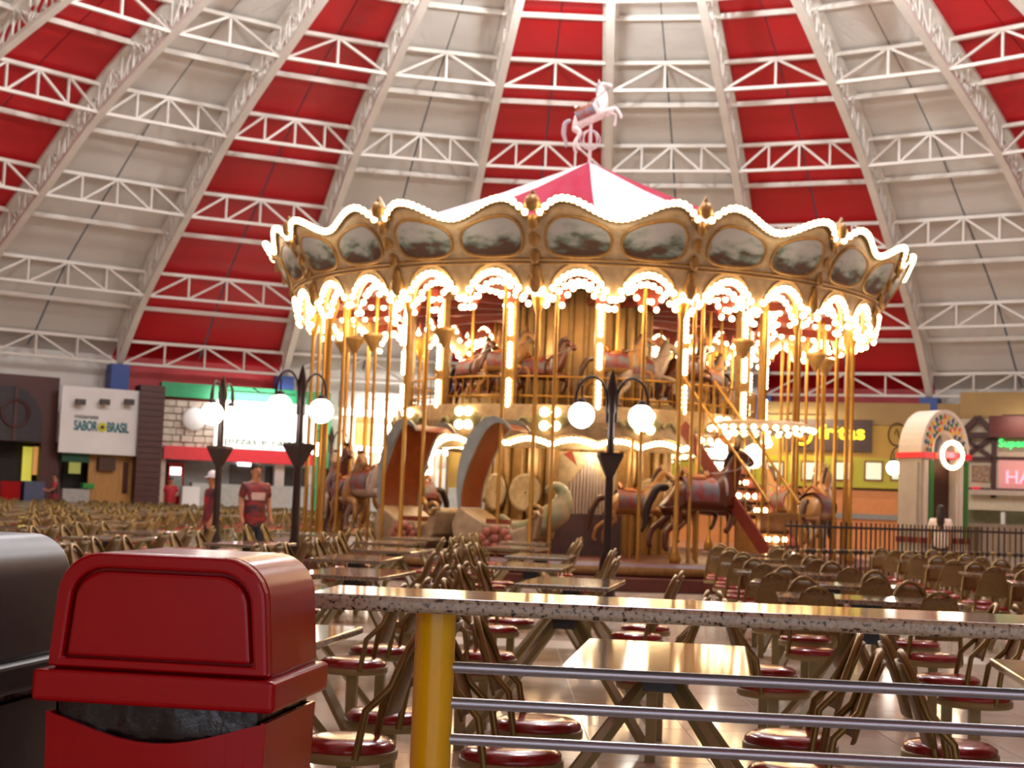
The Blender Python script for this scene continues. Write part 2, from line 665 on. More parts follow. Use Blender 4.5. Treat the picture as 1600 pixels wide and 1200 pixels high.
# ------------------------------------------------------------------ shop fronts (each on the flat of its bay)
class Front:
    def __init__(s, k, inset, name, label, half=0.5):
        s.phi = PH0 + (k + half) * TH
        ap = 35.6 * cos(TH / 2) - inset
        s.n = Vector((sin(s.phi), cos(s.phi), 0))
        s.t = Vector((cos(s.phi), -sin(s.phi), 0))
        s.o = Vector((DX, DY, 0)) + s.n * ap
        s.root = tag(empty(name, s.o, -s.phi), label, 'storefront')

    def uz(s, px, py, dep=0.0):
        d = ray(px, py)
        o = s.o - s.n * dep
        t = (o - Vector((0, 0, EYE))).dot(s.n) / d.dot(s.n)
        p = Vector((0, 0, EYE)) + d * t
        return (p - o).dot(s.t), p.z

    def rect(s, px0, py0, px1, py1, dep=0.0):
        """upright rectangle through two image corners: u0, u1, z0, z1"""
        ym = (py0 + py1) / 2
        xm = (px0 + px1) / 2
        return s.uz(px0, ym, dep)[0], s.uz(px1, ym, dep)[0], s.uz(xm, py1, dep)[1], s.uz(xm, py0, dep)[1]

    def box(s, name, m, px0, py0, px1, py1, dep=0.0, th=0.2, parent=None, ground=False, bev=0):
        u0, u1, z0, z1 = s.rect(px0, py0, px1, py1, dep)
        if ground:
            z0 = 0.0
        o = MB().box(u0, u1, -dep, -dep + th, z0, z1).build(name, m, parent or s.root)
        if bev:
            bevel(o, bev)
        return o


# --- left: dark timber restaurant with an arched window
f1 = Front(-4, 1.6, 'timber_restaurant_front', 'dark red timber restaurant front with a grey arched window')
f1.box('wall_board', M_WOOD, -40, 585, 91, 690, 0.0, 0.3)
f1.box('back_wall', M_DARK, -40, 690, 91, 780, -1.2, 0.1, ground=True)
f1.box('side_post', M_WOOD, 62, 690, 91, 780, 0.0, 0.3, ground=True)
u0, u1, z0, z1 = f1.rect(-40, 602, 66, 688, 0.12)
n = 16
arch = [(u0, z0), (u1, z0)] + [((u0 + u1) / 2 + (u1 - u0) / 2 * cos(PI * i / n), z0 + (z1 - z0) * 0.35 + (z1 - z0) * 0.65 * sin(PI * i / n)) for i in range(n + 1)]
MB().prism(arch, -0.14, -0.02).build('arched_window', mat('grey_window_glass', '#3a3d42', 0.2, var=0.2), f1.root)
um = f1.uz(22, 640)[0]
MB().box(um - 0.06, um + 0.06, -0.2, -0.14, z0, z1).build('window_bar', M_WOOD, f1.root)
MB().lathe([(0.55, 0), (0.55, 0.05), (0.45, 0.05), (0.45, 0)], 24).build('window_rosette', M_WOOD, f1.root).location = (um, -0.16, (z0 + z1) / 2)
f1.root.children[-1].rotation_euler = (PI / 2, 0, 0)
f1.box('lit_menu_board', emit_mat('lime_lit_menu', '#b8b040', 0.8), 35, 698, 50, 752, -0.9, 0.05)
f1.box('lit_menu_board', emit_mat('amber_lit_menu', '#c88a50', 0.8), 52, 698, 61, 742, -0.9, 0.05)
f1.box('red_counter', M_RED, 2, 752, 32, 775, 0.4, 0.6, ground=True)
f1.box('grey_counter', mat('slate_blue_panel', '#46506a', 0.5), 38, 752, 70, 776, 0.4, 0.6, ground=True)
# --- white hanging sign board
f2 = Front(-4, 2.0, 'brazilian_food_stall', 'food stall under a white sign board with three small spotlights', )
f2.box('stall_wall', M_DARK, 98, 700, 214, 780, -1.4, 0.1, ground=True)
sb = f2.box('sign_board', M_WHITE, 94, 606, 216, 710, 0.3, 0.12, bev=0.03)
u0, u1, z0, z1 = f2.rect(115, 655, 201, 680, 0.3)
zc = (z0 + z1) / 2
M_TEAL = mat('teal_lettering', '#1d6f78', 0.5)
text_obj('lettering', 'SABOR', (z1 - z0) * 0.85, M_TEAL, sb, (u0 + (u1 - u0) * 0.21, -0.315, zc), width=(u1 - u0) * 0.42, bold=0.012)
text_obj('lettering', 'BRASIL', (z1 - z0) * 0.85, M_TEAL, sb, (u0 + (u1 - u0) * 0.80, -0.315, zc), width=(u1 - u0) * 0.40, bold=0.012)
text_obj('lettering', 'restaurante', (z1 - z0) * 0.42, mat('grey_lettering', '#6b6f70', 0.5), sb, (u0 + (u1 - u0) * 0.22, -0.315, zc + (z1 - z0) * 0.6), width=(u1 - u0) * 0.42)
o = MB().sphere((0, 0, 0), 0.19, 16, 10, (1, 0.15, 1)).build('yellow_emblem', mat('emblem_yellow', '#d3cf3a', 0.5), sb)
o.location = (u0 + (u1 - u0) * 0.51, -0.32, zc)
MB().sphere((0, 0, 0), 0.08, 12, 8, (1, 0.2, 1)).build('emblem_core', M_BLACKP, sb).location = (u0 + (u1 - u0) * 0.51, -0.345, zc)
for px in (121, 159, 197):
    u, z = f2.uz(px, 631, 0.3)
    s_ = MB().tube([(u, -0.3, z + 0.12), (u, -0.62, z + 0.14)], 0.03)
    s_.box(u - 0.18, u + 0.18, -0.72, -0.52, z - 0.05, z + 0.17)
    s_.build('spotlight', mat('brown_black_lamp', '#4d4440', 0.5), sb)
f2.box('green_awning', mat('dark_green_awning', '#12482f', 0.6), 97, 708, 140, 722, 0.0, 0.6)
f2.box('timber_screen', M_TAN, 138, 708, 208, 780, -0.3, 0.12, ground=True)
f2.box('dark_slot', M_WOOD, 193, 722, 200, 770, -0.2, 0.1)
o = f2.box('screen_bracket', M_BROWN, 155, 715, 181, 735, 0.0, 0.3)
f2.box('lit_shelf', emit_mat('stall_shelf_glow', '#9c9a50', 0.7), 108, 722, 126, 740, -1.2, 0.05)
f2.box('counter', M_GREY, 98, 764, 140, 778, 0.2, 0.7, ground=True)
f2.box('green_tray', mat('green_tray', '#2f8a3a', 0.5), 130, 755, 148, 764, 0.3, 0.4, bev=0.04)
# --- timber pillar of slats
f3 = Front(-3, 2.0, 'slatted_timber_pillar', 'tall dark timber slatted pillar beside the white sign board', )
f3.root['category'] = 'pillar'
u0, u1, z0, z1 = f3.rect(215, 602, 254, 780, 0.4)
MB().box(u0 + 0.03, u1 - 0.03, -0.36, 0.8, 0, z1).build('core', M_DARK, f3.root)
nsl = 22
for i in range(nsl):
    h = z1 / nsl
    MB().box(u0, u1, -0.4, 0.85, i * h + 0.02, (i + 1) * h).build('slat', M_WOOD, f3.root)
# --- pizza shop
f4 = Front(-3, 1.4, 'pizza_shop_front', 'pizza shop front with green top band and bright white sign')
f4.box('green_band', M_GREEN, 252, 605, 517, 627, 0.15, 0.5)
f4.box('back_wall', mat('pale_grey_tile_wall', '#8f938d', 0.5), 256, 700, 505, 790, -1.15, 0.1, ground=True)
# stone cladding: separate blocks over a mortar bed
u0, u1, z0, z1 = f4.rect(252, 626, 338, 703, 0.0)
f4.box('mortar_bed', M_MORTAR, 252, 626, 338, 705, -0.02, 0.3)
rows = 7
for r_i in range(rows):
    hh = (z1 - z0) / rows
    x = u0
    while x < u1 - 0.1:
        wd = min(random.uniform(0.3, 0.62), u1 - x)
        p_ = random.uniform(0.0, 0.05)
        bevel(MB().box(x + 0.015, x + wd - 0.015, -0.06 - p_, 0.0, z0 + r_i * hh + 0.015, z0 + (r_i + 1) * hh - 0.015).build('stone', M_STONE, f4.root), 0.025, 1)
        x += wd
f4.box('stone_jamb', M_STONE, 244, 700, 258, 785, -0.02, 0.3, ground=True)
u, z = f4.uz(303, 655, 0.1)
o = MB().lathe([(0.01, 0.1), (0.42, 0.1), (0.48, 0.05), (0.48, 0)], 28).build('round_plaque', M_WHITE, f4.root)
o.location, o.rotation_euler = (u, -0.1, z), (PI / 2, 0, 0)
M_SIGNW = emit_mat('white_lightbox', '#fdfbf6', 0.9, sample=True)
sg = f4.box('sign_lightbox', M_SIGNW, 336, 626, 492, 703, 0.12, 0.3)
u0, u1, z0, z1 = f4.rect(351, 683, 487, 699, 0.12)
text_obj('lettering', 'pizzas e calzone', (z1 - z0) * 1.0, mat('green_lettering', '#0f5a34', 0.5), sg, ((u0 + u1) / 2, -0.135, (z0 + z1) / 2), width=(u1 - u0))
f4.box('red_band', M_REDF, 256, 702, 493, 722, 0.3, 0.5)
f4.box('side_post_green', M_GREEN, 494, 628, 502, 790, 0.1, 0.25, ground=True)
f4.box('side_post_green', M_GREEN, 508, 628, 515, 790, 0.1, 0.25, ground=True)
f4.box('counter', M_GREY, 300, 758, 492, 780, 0.1, 0.6, ground=True)
f4.box('white_counter', M_WHITE, 285, 760, 312, 785, 0.4, 0.5, ground=True)
f4.box('oven', mat('dark_oven_front', '#4c4a44', 0.4), 360, 726, 400, 757, -1.05, 0.3)
f4.box('hatch', mat('dark_hatch', '#3a3a36', 0.4), 415, 730, 480, 757, -1.05, 0.2)
f4.box('strip_lamp', emit_mat('kitchen_strip_lamp', '#f4f6ff', 6.0), 372, 723, 392, 728, -1.0, 0.1)
f4.box('drinks_fridge', M_RED, 262, 722, 287, 785, -0.6, 0.5, ground=True)
f4.box('fridge_light', emit_mat('fridge_light', '#ffffff', 3.0), 266, 730, 283, 742, -0.58, 0.03)
f4.box('fridge_glass', mat('fridge_glass', '#8fa39c', 0.2), 265, 743, 284, 775, -0.58, 0.03)
# --- bright snack shop seen through the poles
f5 = Front(-2, 1.4, 'bright_snack_shop_front', 'brightly lit snack shop seen between the brass poles')
f5.box('grey_band', mat('grey_render', '#b7b2ac', 0.6), 530, 615, 700, 640, 0.0, 0.4)
f5.box('strip_lamp', emit_mat('shop_strip_lamp', '#fffaf0', 7.0), 531, 641, 652, 651, 0.1, 0.2)
f5.box('orange_panel', M_ORANGE, 556, 652, 578, 697, -0.4, 0.1)
f5.box('grey_panel', mat('grey_render', '#b7b2ac', 0.6), 580, 652, 700, 697, -0.4, 0.1)
f5.box('white_panel', M_WHITE, 530, 652, 554, 697, -0.4, 0.1)
f5.box('lit_menu_board', emit_mat('white_menu_glow', '#fff4e4', 4.0), 532, 699, 700, 708, 0.0, 0.2)
f5.box('back_wall', mat('warm_cream_wall', '#d8c9b0', 0.6), 532, 706, 700, 800, -1.15, 0.1, ground=True)
for px in (545, 572, 600, 622, 645, 668):
    f5.box('lit_display_case', emit_mat('display_case_glow', '#fff0dc', 3.0), px - 8, 712, px + 8, 735 + random.randint(0, 8), -0.5, 0.3)
f5.box('counter', M_GREY, 534, 770, 700, 790, 0.1, 0.6, ground=True)
# --- wall of shops behind the carousel
f6 = Front(-1, 1.4, 'shuttered_shop_front', 'plain tan shop front standing straight behind the carousel')
f6.box('band', M_TANW, 700, 618, 1010, 660, 0.0, 0.4)
f6.box('back_wall', M_YWALL, 700, 660, 1010, 800, -0.8, 0.1, ground=True)
f6.box('counter', M_GREY, 700, 768, 1010, 795, 0.1, 0.6, ground=True)
# --- fries shop
f7 = Front(1, 1.4, 'fries_shop_front', 'ochre fries shop front with brown sign and yellow lettering')
f7.box('upper_band', M_TANW, 1010, 628, 1505, 662, 0.0, 0.5)
f7.box('ochre_wall', M_YWALL, 1010, 662, 1420, 716, 0.0, 0.4)
sg = f7.box('sign_board', M_BROWN, 1225, 655, 1362, 705, 0.12, 0.1)
M_YLIT = emit_mat('yellow_lit_lettering', '#ffe02a', 1.6)
u0, u1, z0, z1 = f7.rect(1279, 664, 1352, 691, 0.12)
text_obj('lettering', 'fritas', (z1 - z0) * 1.15, M_YLIT, sg, ((u0 + u1) / 2, -0.14, (z0 + z1) / 2 + 0.03), width=(u1 - u0), bold=0.02, depth=0.03)
u, z = f7.uz(1254, 681, 0.15)
o = MB().lathe([(0.40, 0), (0.40, 0.06), (0.30, 0.06), (0.30, 0)], 24).build('round_emblem_ring', M_YLIT, sg)
o.location, o.rotation_euler = (u, -0.14, z), (PI / 2, 0, 0)
o = MB().lathe([(0.01, 0.05), (0.2, 0.05), (0.2, 0)], 20).build('round_emblem_core', emit_mat('orange_emblem', '#d07820', 0.5), sg)
o.location, o.rotation_euler = (u, -0.14, z), (PI / 2, 0, 0)
f7.box('menu_band', M_LIME, 1010, 712, 1420, 758, 0.06, 0.3)
M_MENU = emit_mat('green_white_menu', '#d5e0c0', 0.6)
for px in (1113, 1160, 1210, 1266, 1317, 1365, 1406):
    fr = f7.box('menu_frame', mat('red_brown_frame', '#8e4a24', 0.5), px - 15, 720, px + 15, 752, 0.1, 0.08)
    f7.box('menu_pane', M_MENU, px - 12, 723, px + 12, 749, 0.12, 0.04, parent=fr)
f7.box('peach_counter_front', M_ORANGE, 1010, 762, 1425, 798, -0.1, 0.3)
f7.box('counter_ledge', mat('grey_ledge', '#8d8a84', 0.4), 1010, 798, 1425, 806, 0.15, 0.5)
f7.box('counter_base', M_ORANGE, 1010, 806, 1425, 830, 0.0, 0.3, ground=True)
f7.box('recess', mat('brown_recess', '#6b4a2c', 0.6), 1010, 755, 1425, 765, -0.2, 0.2)
u, z = f7.uz(1402, 679, 0.1)
o = MB().tube([(0.35 * cos(2 * PI * i / 20), 0, 0.45 * sin(2 * PI * i / 20)) for i in range(20)], 0.025, 6, True).tube([(0.05 * i - 0.1, 0, 0.25 * sin(i)) for i in range(6)], 0.02).build('wrought_ornament', M_IRON, f7.root)
o.location = (u, -0.15, z)
# --- half-timbered shop on the right
f8 = Front(2, 2.2, 'half_timbered_shop_front', 'half-timbered shop front with dark red roof and neon lettering')
f8.box('back_wall', mat('cream_render', '#cfc3a6', 0.6), 1500, 655, 1760, 800, 0.0, 0.2)
f8.box('upper_wall', M_TANW, 1500, 612, 1760, 660, -0.3, 0.2)
M_TIMB = mat('dark_red_beam', '#3f1712', 0.5, var=0.25)
f8.box('red_roof', mat('dark_red_tiles', '#531b12', 0.6, var=0.2), 1545, 650, 1760, 684, 0.5, 0.6)
gu0, gu1, gz0, gz1 = f8.rect(1500, 652, 1556, 680, 0.3)
gm = (gu0 + gu1) / 2
for a, b in (((gu0, gz0), (gm, gz1)), ((gm, gz1), (gu1, gz0)), ((gu0, gz0), (gu1, gz0))):
    MB().beam((a[0], -0.3, a[1]), (b[0], -0.3, b[1]), 0.16, 0.22).build('gable_beam', M_TIMB, f8.root)
bu0, bu1, bz0, bz1 = f8.rect(1502, 682, 1553, 717, 0.1)
for a, b in (((bu0, bz0), (bu1, bz1)), ((bu0, bz1), (bu1, bz0)), ((bu0, bz0), (bu1, bz0)), ((bu1, bz0 - 1.5), (bu1, bz1 + 0.2)), ((bu0, bz0 - 1.5), (bu0, bz1))):
    MB().beam((a[0], -0.1, a[1]), (b[0], -0.1, b[1]), 0.13, 0.17).build('timber_beam', M_TIMB, f8.root)
f8.box('timber_beam', M_TIMB, 1556, 715, 1760, 720, 0.08, 0.15)
f8.box('picture_board', mat('dim_menu_picture', '#6a4a4a', 0.4, hex2='#a58a60', scale=9), 1518, 727, 1547, 752, 0.12, 0.05)
sg = f8.box('neon_board', emit_mat('pink_backlit_board', '#c98a84', 0.3), 1560, 720, 1700, 765, 0.06, 0.06)
u0, u1, z0, z1 = f8.rect(1570, 733, 1598, 760, 0.1)
text_obj('lettering', 'HA', (z1 - z0) * 1.1, emit_mat('pink_neon', '#ff7f8e', 2.2), sg, (u0, -0.09, (z0 + z1) / 2), align='LEFT', depth=0.03)
sg2 = f8.box('upper_board', mat('beige_board', '#b39a84', 0.6), 1560, 684, 1700, 715, 0.06, 0.06)
u0, u1, z0, z1 = f8.rect(1560, 684, 1602, 702, 0.1)
text_obj('lettering', 'Super', (z1 - z0) * 0.95, emit_mat('green_neon', '#2fe06a', 2.2), sg2, (u0, -0.09, (z0 + z1) / 2), align='LEFT', depth=0.03, width=(u1 - u0))
f8.box('red_display', emit_mat('red_led', '#e02030', 1.0), 1518, 761, 1532, 768, 0.2, 0.1)
f8.box('canopy_shelf', mat('pale_shelf', '#b7a795', 0.5), 1512, 768, 1760, 776, 0.5, 0.6)
f8.box('kitchen_wall', mat('olive_tile_wall', '#7d7a5c', 0.5), 1505, 776, 1760, 830, -1.2, 0.1, ground=True)
f8.box('kitchen_lamp', emit_mat('kitchen_lamp', '#f2ecd0', 2.5), 1563, 775, 1590, 787, -0.4, 0.2)
f8.box('counter', mat('worn_counter', '#8a7660', 0.5), 1505, 822, 1760, 834, 0.2, 0.6, ground=True)
o = f8.box('white_bottle', M_WHITE, 1563, 800, 1570, 822, 0.1, 0.2, bev=0.05)
f8.box('neon_shelf', M_TIMB, 1510, 765, 1760, 769, 0.2, 0.3)
# area lights added to brighten the shop fronts, each on an invented bar
for f, e, c, px in ((f4, 130, (1, 0.98, 0.94), 390), (f5, 260, (1, 0.95, 0.86), 625), (f7, 110, (1, 0.86, 0.6), 1240), (f8, 60, (1, 0.9, 0.75), 1640), (f6, 100, (1, 0.85, 0.6), 860)):
    u = f.uz(px, 700)[0]
    zz = 5.3
    MB().box(u - 1.5, u + 1.5, -1.16, -1.1, zz, zz + 0.05).beam((u, -1.13, zz + 0.04), (u, 0.1, zz + 0.3), 0.04, 0.04).build('fill_light_bar', M_BROWN, f.root)
    l = bpy.data.lights.new('shop_fill_light', 'AREA')
    l.shape = 'RECTANGLE'
    l.size, l.size_y = 3.0, 0.06
    l.energy = e
    l.color = c
    lo_ = bpy.data.objects.new('shop_fill_light', l)
    COL.objects.link(lo_)
    lo_.parent = f.root
    lo_.location = (u, -1.13, zz - 0.02)
    lo_.rotation_euler = (R_(40), 0, 0)

# ------------------------------------------------------------------ figures: skinned bodies
def skin(name, joints, edges, m, parent=None, sub=2, root=0):
    me = bpy.data.meshes.new(name)
    me.from_pydata([j[:3] for j in joints], edges, [])
    o = bpy.data.objects.new(name, me)
    COL.objects.link(o)
    md = o.modifiers.new('skin', 'SKIN')
    md.use_smooth_shade = True
    for i, j in enumerate(joints):
        r = j[3]
        me.skin_vertices[0].data[i].radius = r if isinstance(r, tuple) else (r, r)
        me.skin_vertices[0].data[i].use_root = (i == root)
    sd = o.modifiers.new('sub', 'SUBSURF')
    sd.levels = sd.render_levels = sub
    bake(o)
    o.data.materials.clear()
    o.data.materials.append(m)
    for p in o.data.polygons:
        p.use_smooth = True
    if parent:
        o.parent = parent
    return o


def horse_parts(body_m, mane_m, saddle_m, cloth_m, trim_m):
    """jumping carousel horse facing +x, saddle near the origin; returns list of (name, mesh)"""
    J = [(0, 0, 0, (0.24, 0.25)), (-0.28, 0, 0.02, (0.25, 0.27)), (-0.46, 0, 0.02, (0.2, 0.23)), (0.28, 0, 0.02, (0.24, 0.28)), (0.45, 0, 0.1, (0.2, 0.24)),
         (0.58, 0, 0.34, (0.12, 0.18)), (0.64, 0, 0.56, (0.09, 0.13)), (0.70, 0, 0.70, (0.09, 0.1)), (0.84, 0, 0.60, (0.075, 0.08)), (0.95, 0, 0.5, (0.06, 0.065))]
    E_ = [(0, 1), (1, 2), (0, 3), (3, 4), (4, 5), (5, 6), (6, 7), (7, 8), (8, 9)]

    def leg(anchor, pts):
        p = anchor
        for q in pts:
            J.append(q)
            E_.append((p, len(J) - 1))
            p = len(J) - 1
    leg(4, [(0.5, 0.11, -0.1, 0.085), (0.72, 0.12, -0.22, 0.06), (0.62, 0.12, -0.46, 0.042), (0.55, 0.12, -0.52, 0.05)])
    leg(4, [(0.5, -0.11, -0.1, 0.085), (0.82, -0.12, -0.14, 0.06), (0.86, -0.12, -0.4, 0.042), (0.82, -0.12, -0.48, 0.05)])
    leg(2, [(-0.46, 0.12, -0.14, 0.11), (-0.4, 0.13, -0.32, 0.07), (-0.66, 0.13, -0.5, 0.046), (-0.72, 0.13, -0.72, 0.038), (-0.66, 0.13, -0.78, 0.05)])
    leg(2, [(-0.46, -0.12, -0.14, 0.11), (-0.34, -0.13, -0.34, 0.07), (-0.56, -0.13, -0.54, 0.046), (-0.58, -0.13, -0.76, 0.038), (-0.52, -0.13, -0.82, 0.05)])
    b = skin('horse_body', J, E_, body_m, sub=2)
    ears = MB()
    for sy in (-1, 1):
        ears.tube([(0.66, 0.05 * sy, 0.74), (0.68, 0.06 * sy, 0.86)], [0.03, 0.006], 6)
    mn = skin('mane', [(0.50, 0, 0.42, (0.035, 0.09)), (0.55, 0, 0.58, (0.035, 0.09)), (0.61, 0, 0.74, (0.04, 0.07)), (0.72, 0, 0.77, (0.03, 0.03))], [(0, 1), (1, 2), (2, 3)], mane_m, sub=1)
    tl = skin('tail', [(-0.46, 0, 0.12, 0.06), (-0.66, 0, 0.12, 0.08), (-0.82, 0, -0.16, 0.075), (-0.84, 0, -0.42, 0.05), (-0.9, 0, -0.56, 0.02)], [(0, 1), (1, 2), (2, 3), (3, 4)], mane_m, sub=1)
    # saddle cloth: a shell wrapped over the back
    cl = MB()
    n = 12
    vs, fs = [], []
    for i, x in enumerate((-0.3, -0.15, 0.0, 0.15, 0.26)):
        for k in range(n + 1):
            a = -1.95 + 3.9 * k / n
            vs.append((x, 0.245 * sin(a), 0.03 + 0.265 * cos(a)))
    for i in range(4):
        for k in range(n):
            q = i * (n + 1) + k
            fs.append((q, q + 1, q + n + 2, q + n + 1))
    cl.smooth = True
    cl.add(vs, fs)
    sd = MB()
    sd.smooth = True
    sd.sphere((-0.02, 0, 0.27), 0.17, 14, 8, (1.15, 0.85, 0.42))
    sd.tube([(-0.2, -0.12, 0.32), (-0.23, 0, 0.42), (-0.2, 0.12, 0.32)], 0.035)
    sd.tube([(0.14, -0.05, 0.3), (0.17, 0, 0.37), (0.14, 0.05, 0.3)], 0.03)
    br = MB()
    br.tube([(0.40, 0.2 * cos(a) * 1.02, 0.1 + 0.23 * sin(a)) for a in [2 * PI * i / 16 for i in range(16)]], 0.028, 6, True)
    br.tube([(0.83, 0.068 * cos(a), 0.61 + 0.075 * sin(a)) for a in [2 * PI * i / 10 for i in range(10)]], 0.012, 5, True)
    br.tube([(0.9, 0.05, 0.56), (0.6, 0.12, 0.42), (0.2, 0.1, 0.34)], 0.01, 5)
    br.tube([(0.9, -0.05, 0.56), (0.6, -0.12, 0.42), (0.2, -0.1, 0.34)], 0.01, 5)
    return b, [('ear_pair', ears.mesh('ear_pair', body_m)), ('mane', mn), ('tail', tl), ('saddle_cloth', cl.mesh('saddle_cloth', cloth_m)), ('saddle', sd.mesh('saddle', saddle_m)), ('bridle', br.mesh('bridle', trim_m))]


M_CLOTH_R = mat('red_saddle_cloth', '#86281e', 0.5, hex2='#5c6a72', scale=6)
M_TEALC = mat('teal_trim', '#4f9a94', 0.45, hex2='#c4857e', scale=10)
HORSE = {}


def horse_kind(key, body, mane):
    bm_ = mat(key + '_horse_paint', body, 0.3, var=0.22, scale=5)
    mm = mat(key + '_mane_paint', mane, 0.4, var=0.25, scale=14)
    b, parts = horse_parts(bm_, mm, mat('tan_saddle', '#a8642a', 0.35), M_CLOTH_R, M_TEALC)
    out = [(b.name, b.data)]
    bpy.data.objects.remove(b)
    for nm, x in parts:
        if isinstance(x, bpy.types.Object):
            out.append((nm, x.data))
            bpy.data.objects.remove(x)
        else:
            out.append((nm, x))
    HORSE[key] = out


for key, b_, m_ in (('bay', '#5a2a14', '#1c0f0a'), ('grey', '#b5a594', '#7b6a58'), ('dun', '#a87c46', '#4a2c16'), ('white', '#ece6e4', '#b9aeb4')):
    horse_kind(key, b_, m_)


def put_horse(key, parent, loc, rotz, sc=1.0, pole=None, tilt=0.0):
    me = HORSE[key]
    h = link('carousel_horse', me[0][1], parent, loc)
    h.rotation_euler = (0, tilt, rotz)
    h.scale = (sc,) * 3
    for nm, x in me[1:]:
        link(nm, x, h)
    if pole:
        lo_z, hi_z = (pole[0] - loc[2]) / sc, (pole[1] - loc[2]) / sc
        MB().tube([(0.02, 0, lo_z), (0.02, 0, hi_z)], 0.03 / sc, 10).build('brass_pole', M_BRASS, h)
    return h


# ------------------------------------------------------------------ the carousel
car = tag(empty('carousel', (CX, CY, 0)), 'two-storey carousel with lit scalloped canopy and a white horse on top', 'carousel')
NSEC = 14
SA = 2 * PI / NSEC
A0 = R_(-10.8)


def cp(r, a, z):
    """carousel point: angle 0 faces the front, + to the right"""
    return Vector((r * sin(a), -r * cos(a), z))


def rim_r(z):
    if z >= 4.5:
        return 5.58 + (z - 4.5) * 0.2 + max(0, z - 5.2) * 0.42
    return 5.58


def crest(t):
    t = min(t, 1 - t)
    if t < 0.17:
        return 5.84 + 0.28 * sin(PI / 2 * max(0, t - 0.02) / 0.15)
    x = (t - 0.17) / 0.33
    return 5.84 + 0.28 * (0.5 + 0.5 * cos(PI * x))


def arch(t):
    t = min(t, 1 - t)
    if t < 0.075:
        return 4.62 + 0.3 * (1 - t / 0.075)
    x = (t - 0.075) / 0.425
    return 4.62 + 0.42 * (sin(PI * min(1, x / 0.95)) ** 0.75 if x < 0.95 else 0)


# stepped base
base = MB().lathe([(0.1, 0.42), (6.0, 0.42), (6.05, 0.36), (6.05, 0.2), (6.5, 0.2), (6.5, 0.0)], 56, smooth=False)
base.build('platform', mat('maroon_platform', '#4e1712', 0.4, var=0.25, scale=4), car)
MB().lathe([(6.07, 0.24), (6.09, 0.3), (6.07, 0.36)], 56).build('platform_trim', M_GOLDL, car)
# canopy cone in striped gores
cone_m = {}
NG = 12
for key, mm in (('p', M_PINK), ('w', M_WHITEC)):
    mb = MB()
    da = 2 * PI / NG
    n = 4
    vs, fs = [], []
    for i, (r, z) in enumerate(((0.02, 8.18), (2.0, 7.28), (4.0, 6.46), (5.95, 5.75))):
        for k in range(n + 1):
            vs.append(cp(r, -da / 2 + da * k / n, z))
    for i in range(3):
        for k in range(n):
            q = i * (n + 1) + k
            fs.append((q, q + 1, q + n + 2, q + n + 1))
    mb.add(vs, fs)
    cone_m[key] = mb.mesh('canopy_gore', mm)
for g in range(NG):
    link('canopy_gore', cone_m['p' if g % 2 else 'w'], car, None, R_(14.0) + g * 2 * PI / NG)
# one section of the rounding board
NT = 40
mb = MB()
mb.smooth = True
rows_ = 9
vs, fs = [], []
for side in (0, 1):
    for i in range(NT + 1):
        t = i / NT
        zb, zt = arch(t), crest(t)
        for j in range(rows_ + 1):
            z = zb + (zt - zb) * j / rows_
            vs.append(cp(rim_r(z) - 0.1 * side, (t - 0.5) * SA, z))
N1 = (NT + 1) * (rows_ + 1)
for side in (0, 1):
    for i in range(NT):
        for j in range(rows_):
            q = side * N1 + i * (rows_ + 1) + j
            fs.append((q, q + 1, q + rows_ + 2, q + rows_ + 1))
for i in range(NT):
    for j in (0, rows_):
        q = i * (rows_ + 1) + j
        fs.append((q, q + rows_ + 1, q + N1 + rows_ + 1, q + N1))
mb.add(vs, fs)
board_m = mb.mesh('rounding_board', M_CREAM)
# raised mouldings
mo = MB()
for zf in (5.2, 5.26):
    mo.tube([cp(rim_r(zf) + 0.015, (i / 20 - 0.5) * SA, zf) for i in range(21)], 0.02, 6)
for c in (0.27, 0.73):
    for rr in (1.0, 0.82):
        mo.tube([cp(rim_r(4.62 + 0.5 * rr * sin(PI * i / 14) + 0.06) + 0.012, (c - 0.5 + 0.185 * rr * cos(PI * i / 14)) * SA, 4.62 + 0.5 * (rr + 0.12) * sin(PI * i / 14) + 0.03) for i in range(15)], 0.014, 5)
mo.tube([cp(rim_r(crest(i / 40)) + 0.02, (i / 40 - 0.5) * SA, crest(i / 40)) for i in range(41)], 0.035, 6)
mould_m = mo.mesh('moulding', M_GOLDL)
# painted panels and their frames
paint_m, pframe_m = {}, {}
for h, c in ((0, 0.27), (1, 0.73)):
    pts = []
    for i in range(28):
        a = 2 * PI * i / 28
        ex = 0.2 * (abs(cos(a)) ** 0.6) * (1 if cos(a) > 0 else -1)
        ez = 0.265 * (abs(sin(a)) ** 0.7) * (1 if sin(a) > 0 else -1)
        tt = c + ex
        pts.append((tt, 5.56 + ez + (crest(tt) - 5.98) * 0.5 * (1 if ez > 0 else 0)))
    mb = MB()
    mb.add([cp(rim_r(z) + 0.02, (t - 0.5) * SA, z) for t, z in pts] + [cp(rim_r(5.56) + 0.02, (c - 0.5) * SA, 5.56)], [(i, (i + 1) % 28, 28) for i in range(28)])
    paint_m[h] = mb.mesh('painted_panel', M_PAINT)
    pframe_m[h] = MB().tube([cp(rim_r(z) + 0.02, (t - 0.5) * SA, z) for t, z in pts], 0.028, 5, True).mesh('panel_frame', M_GOLDL)
fin = MB()
fin.smooth = True
for z, r in ((5.05, 0.1), (5.3, 0.12), (5.55, 0.1), (5.8, 0.11)):
    p = cp(rim_r(z) + 0.05, -SA / 2, z)
    fin.sphere(p, 0.1, 10, 6, (0.9, 0.45, 1.35))
fin.sphere(cp(rim_r(6.05) + 0.03, -SA / 2, 6.08), 0.13, 12, 8, (1.0, 0.6, 1.1))
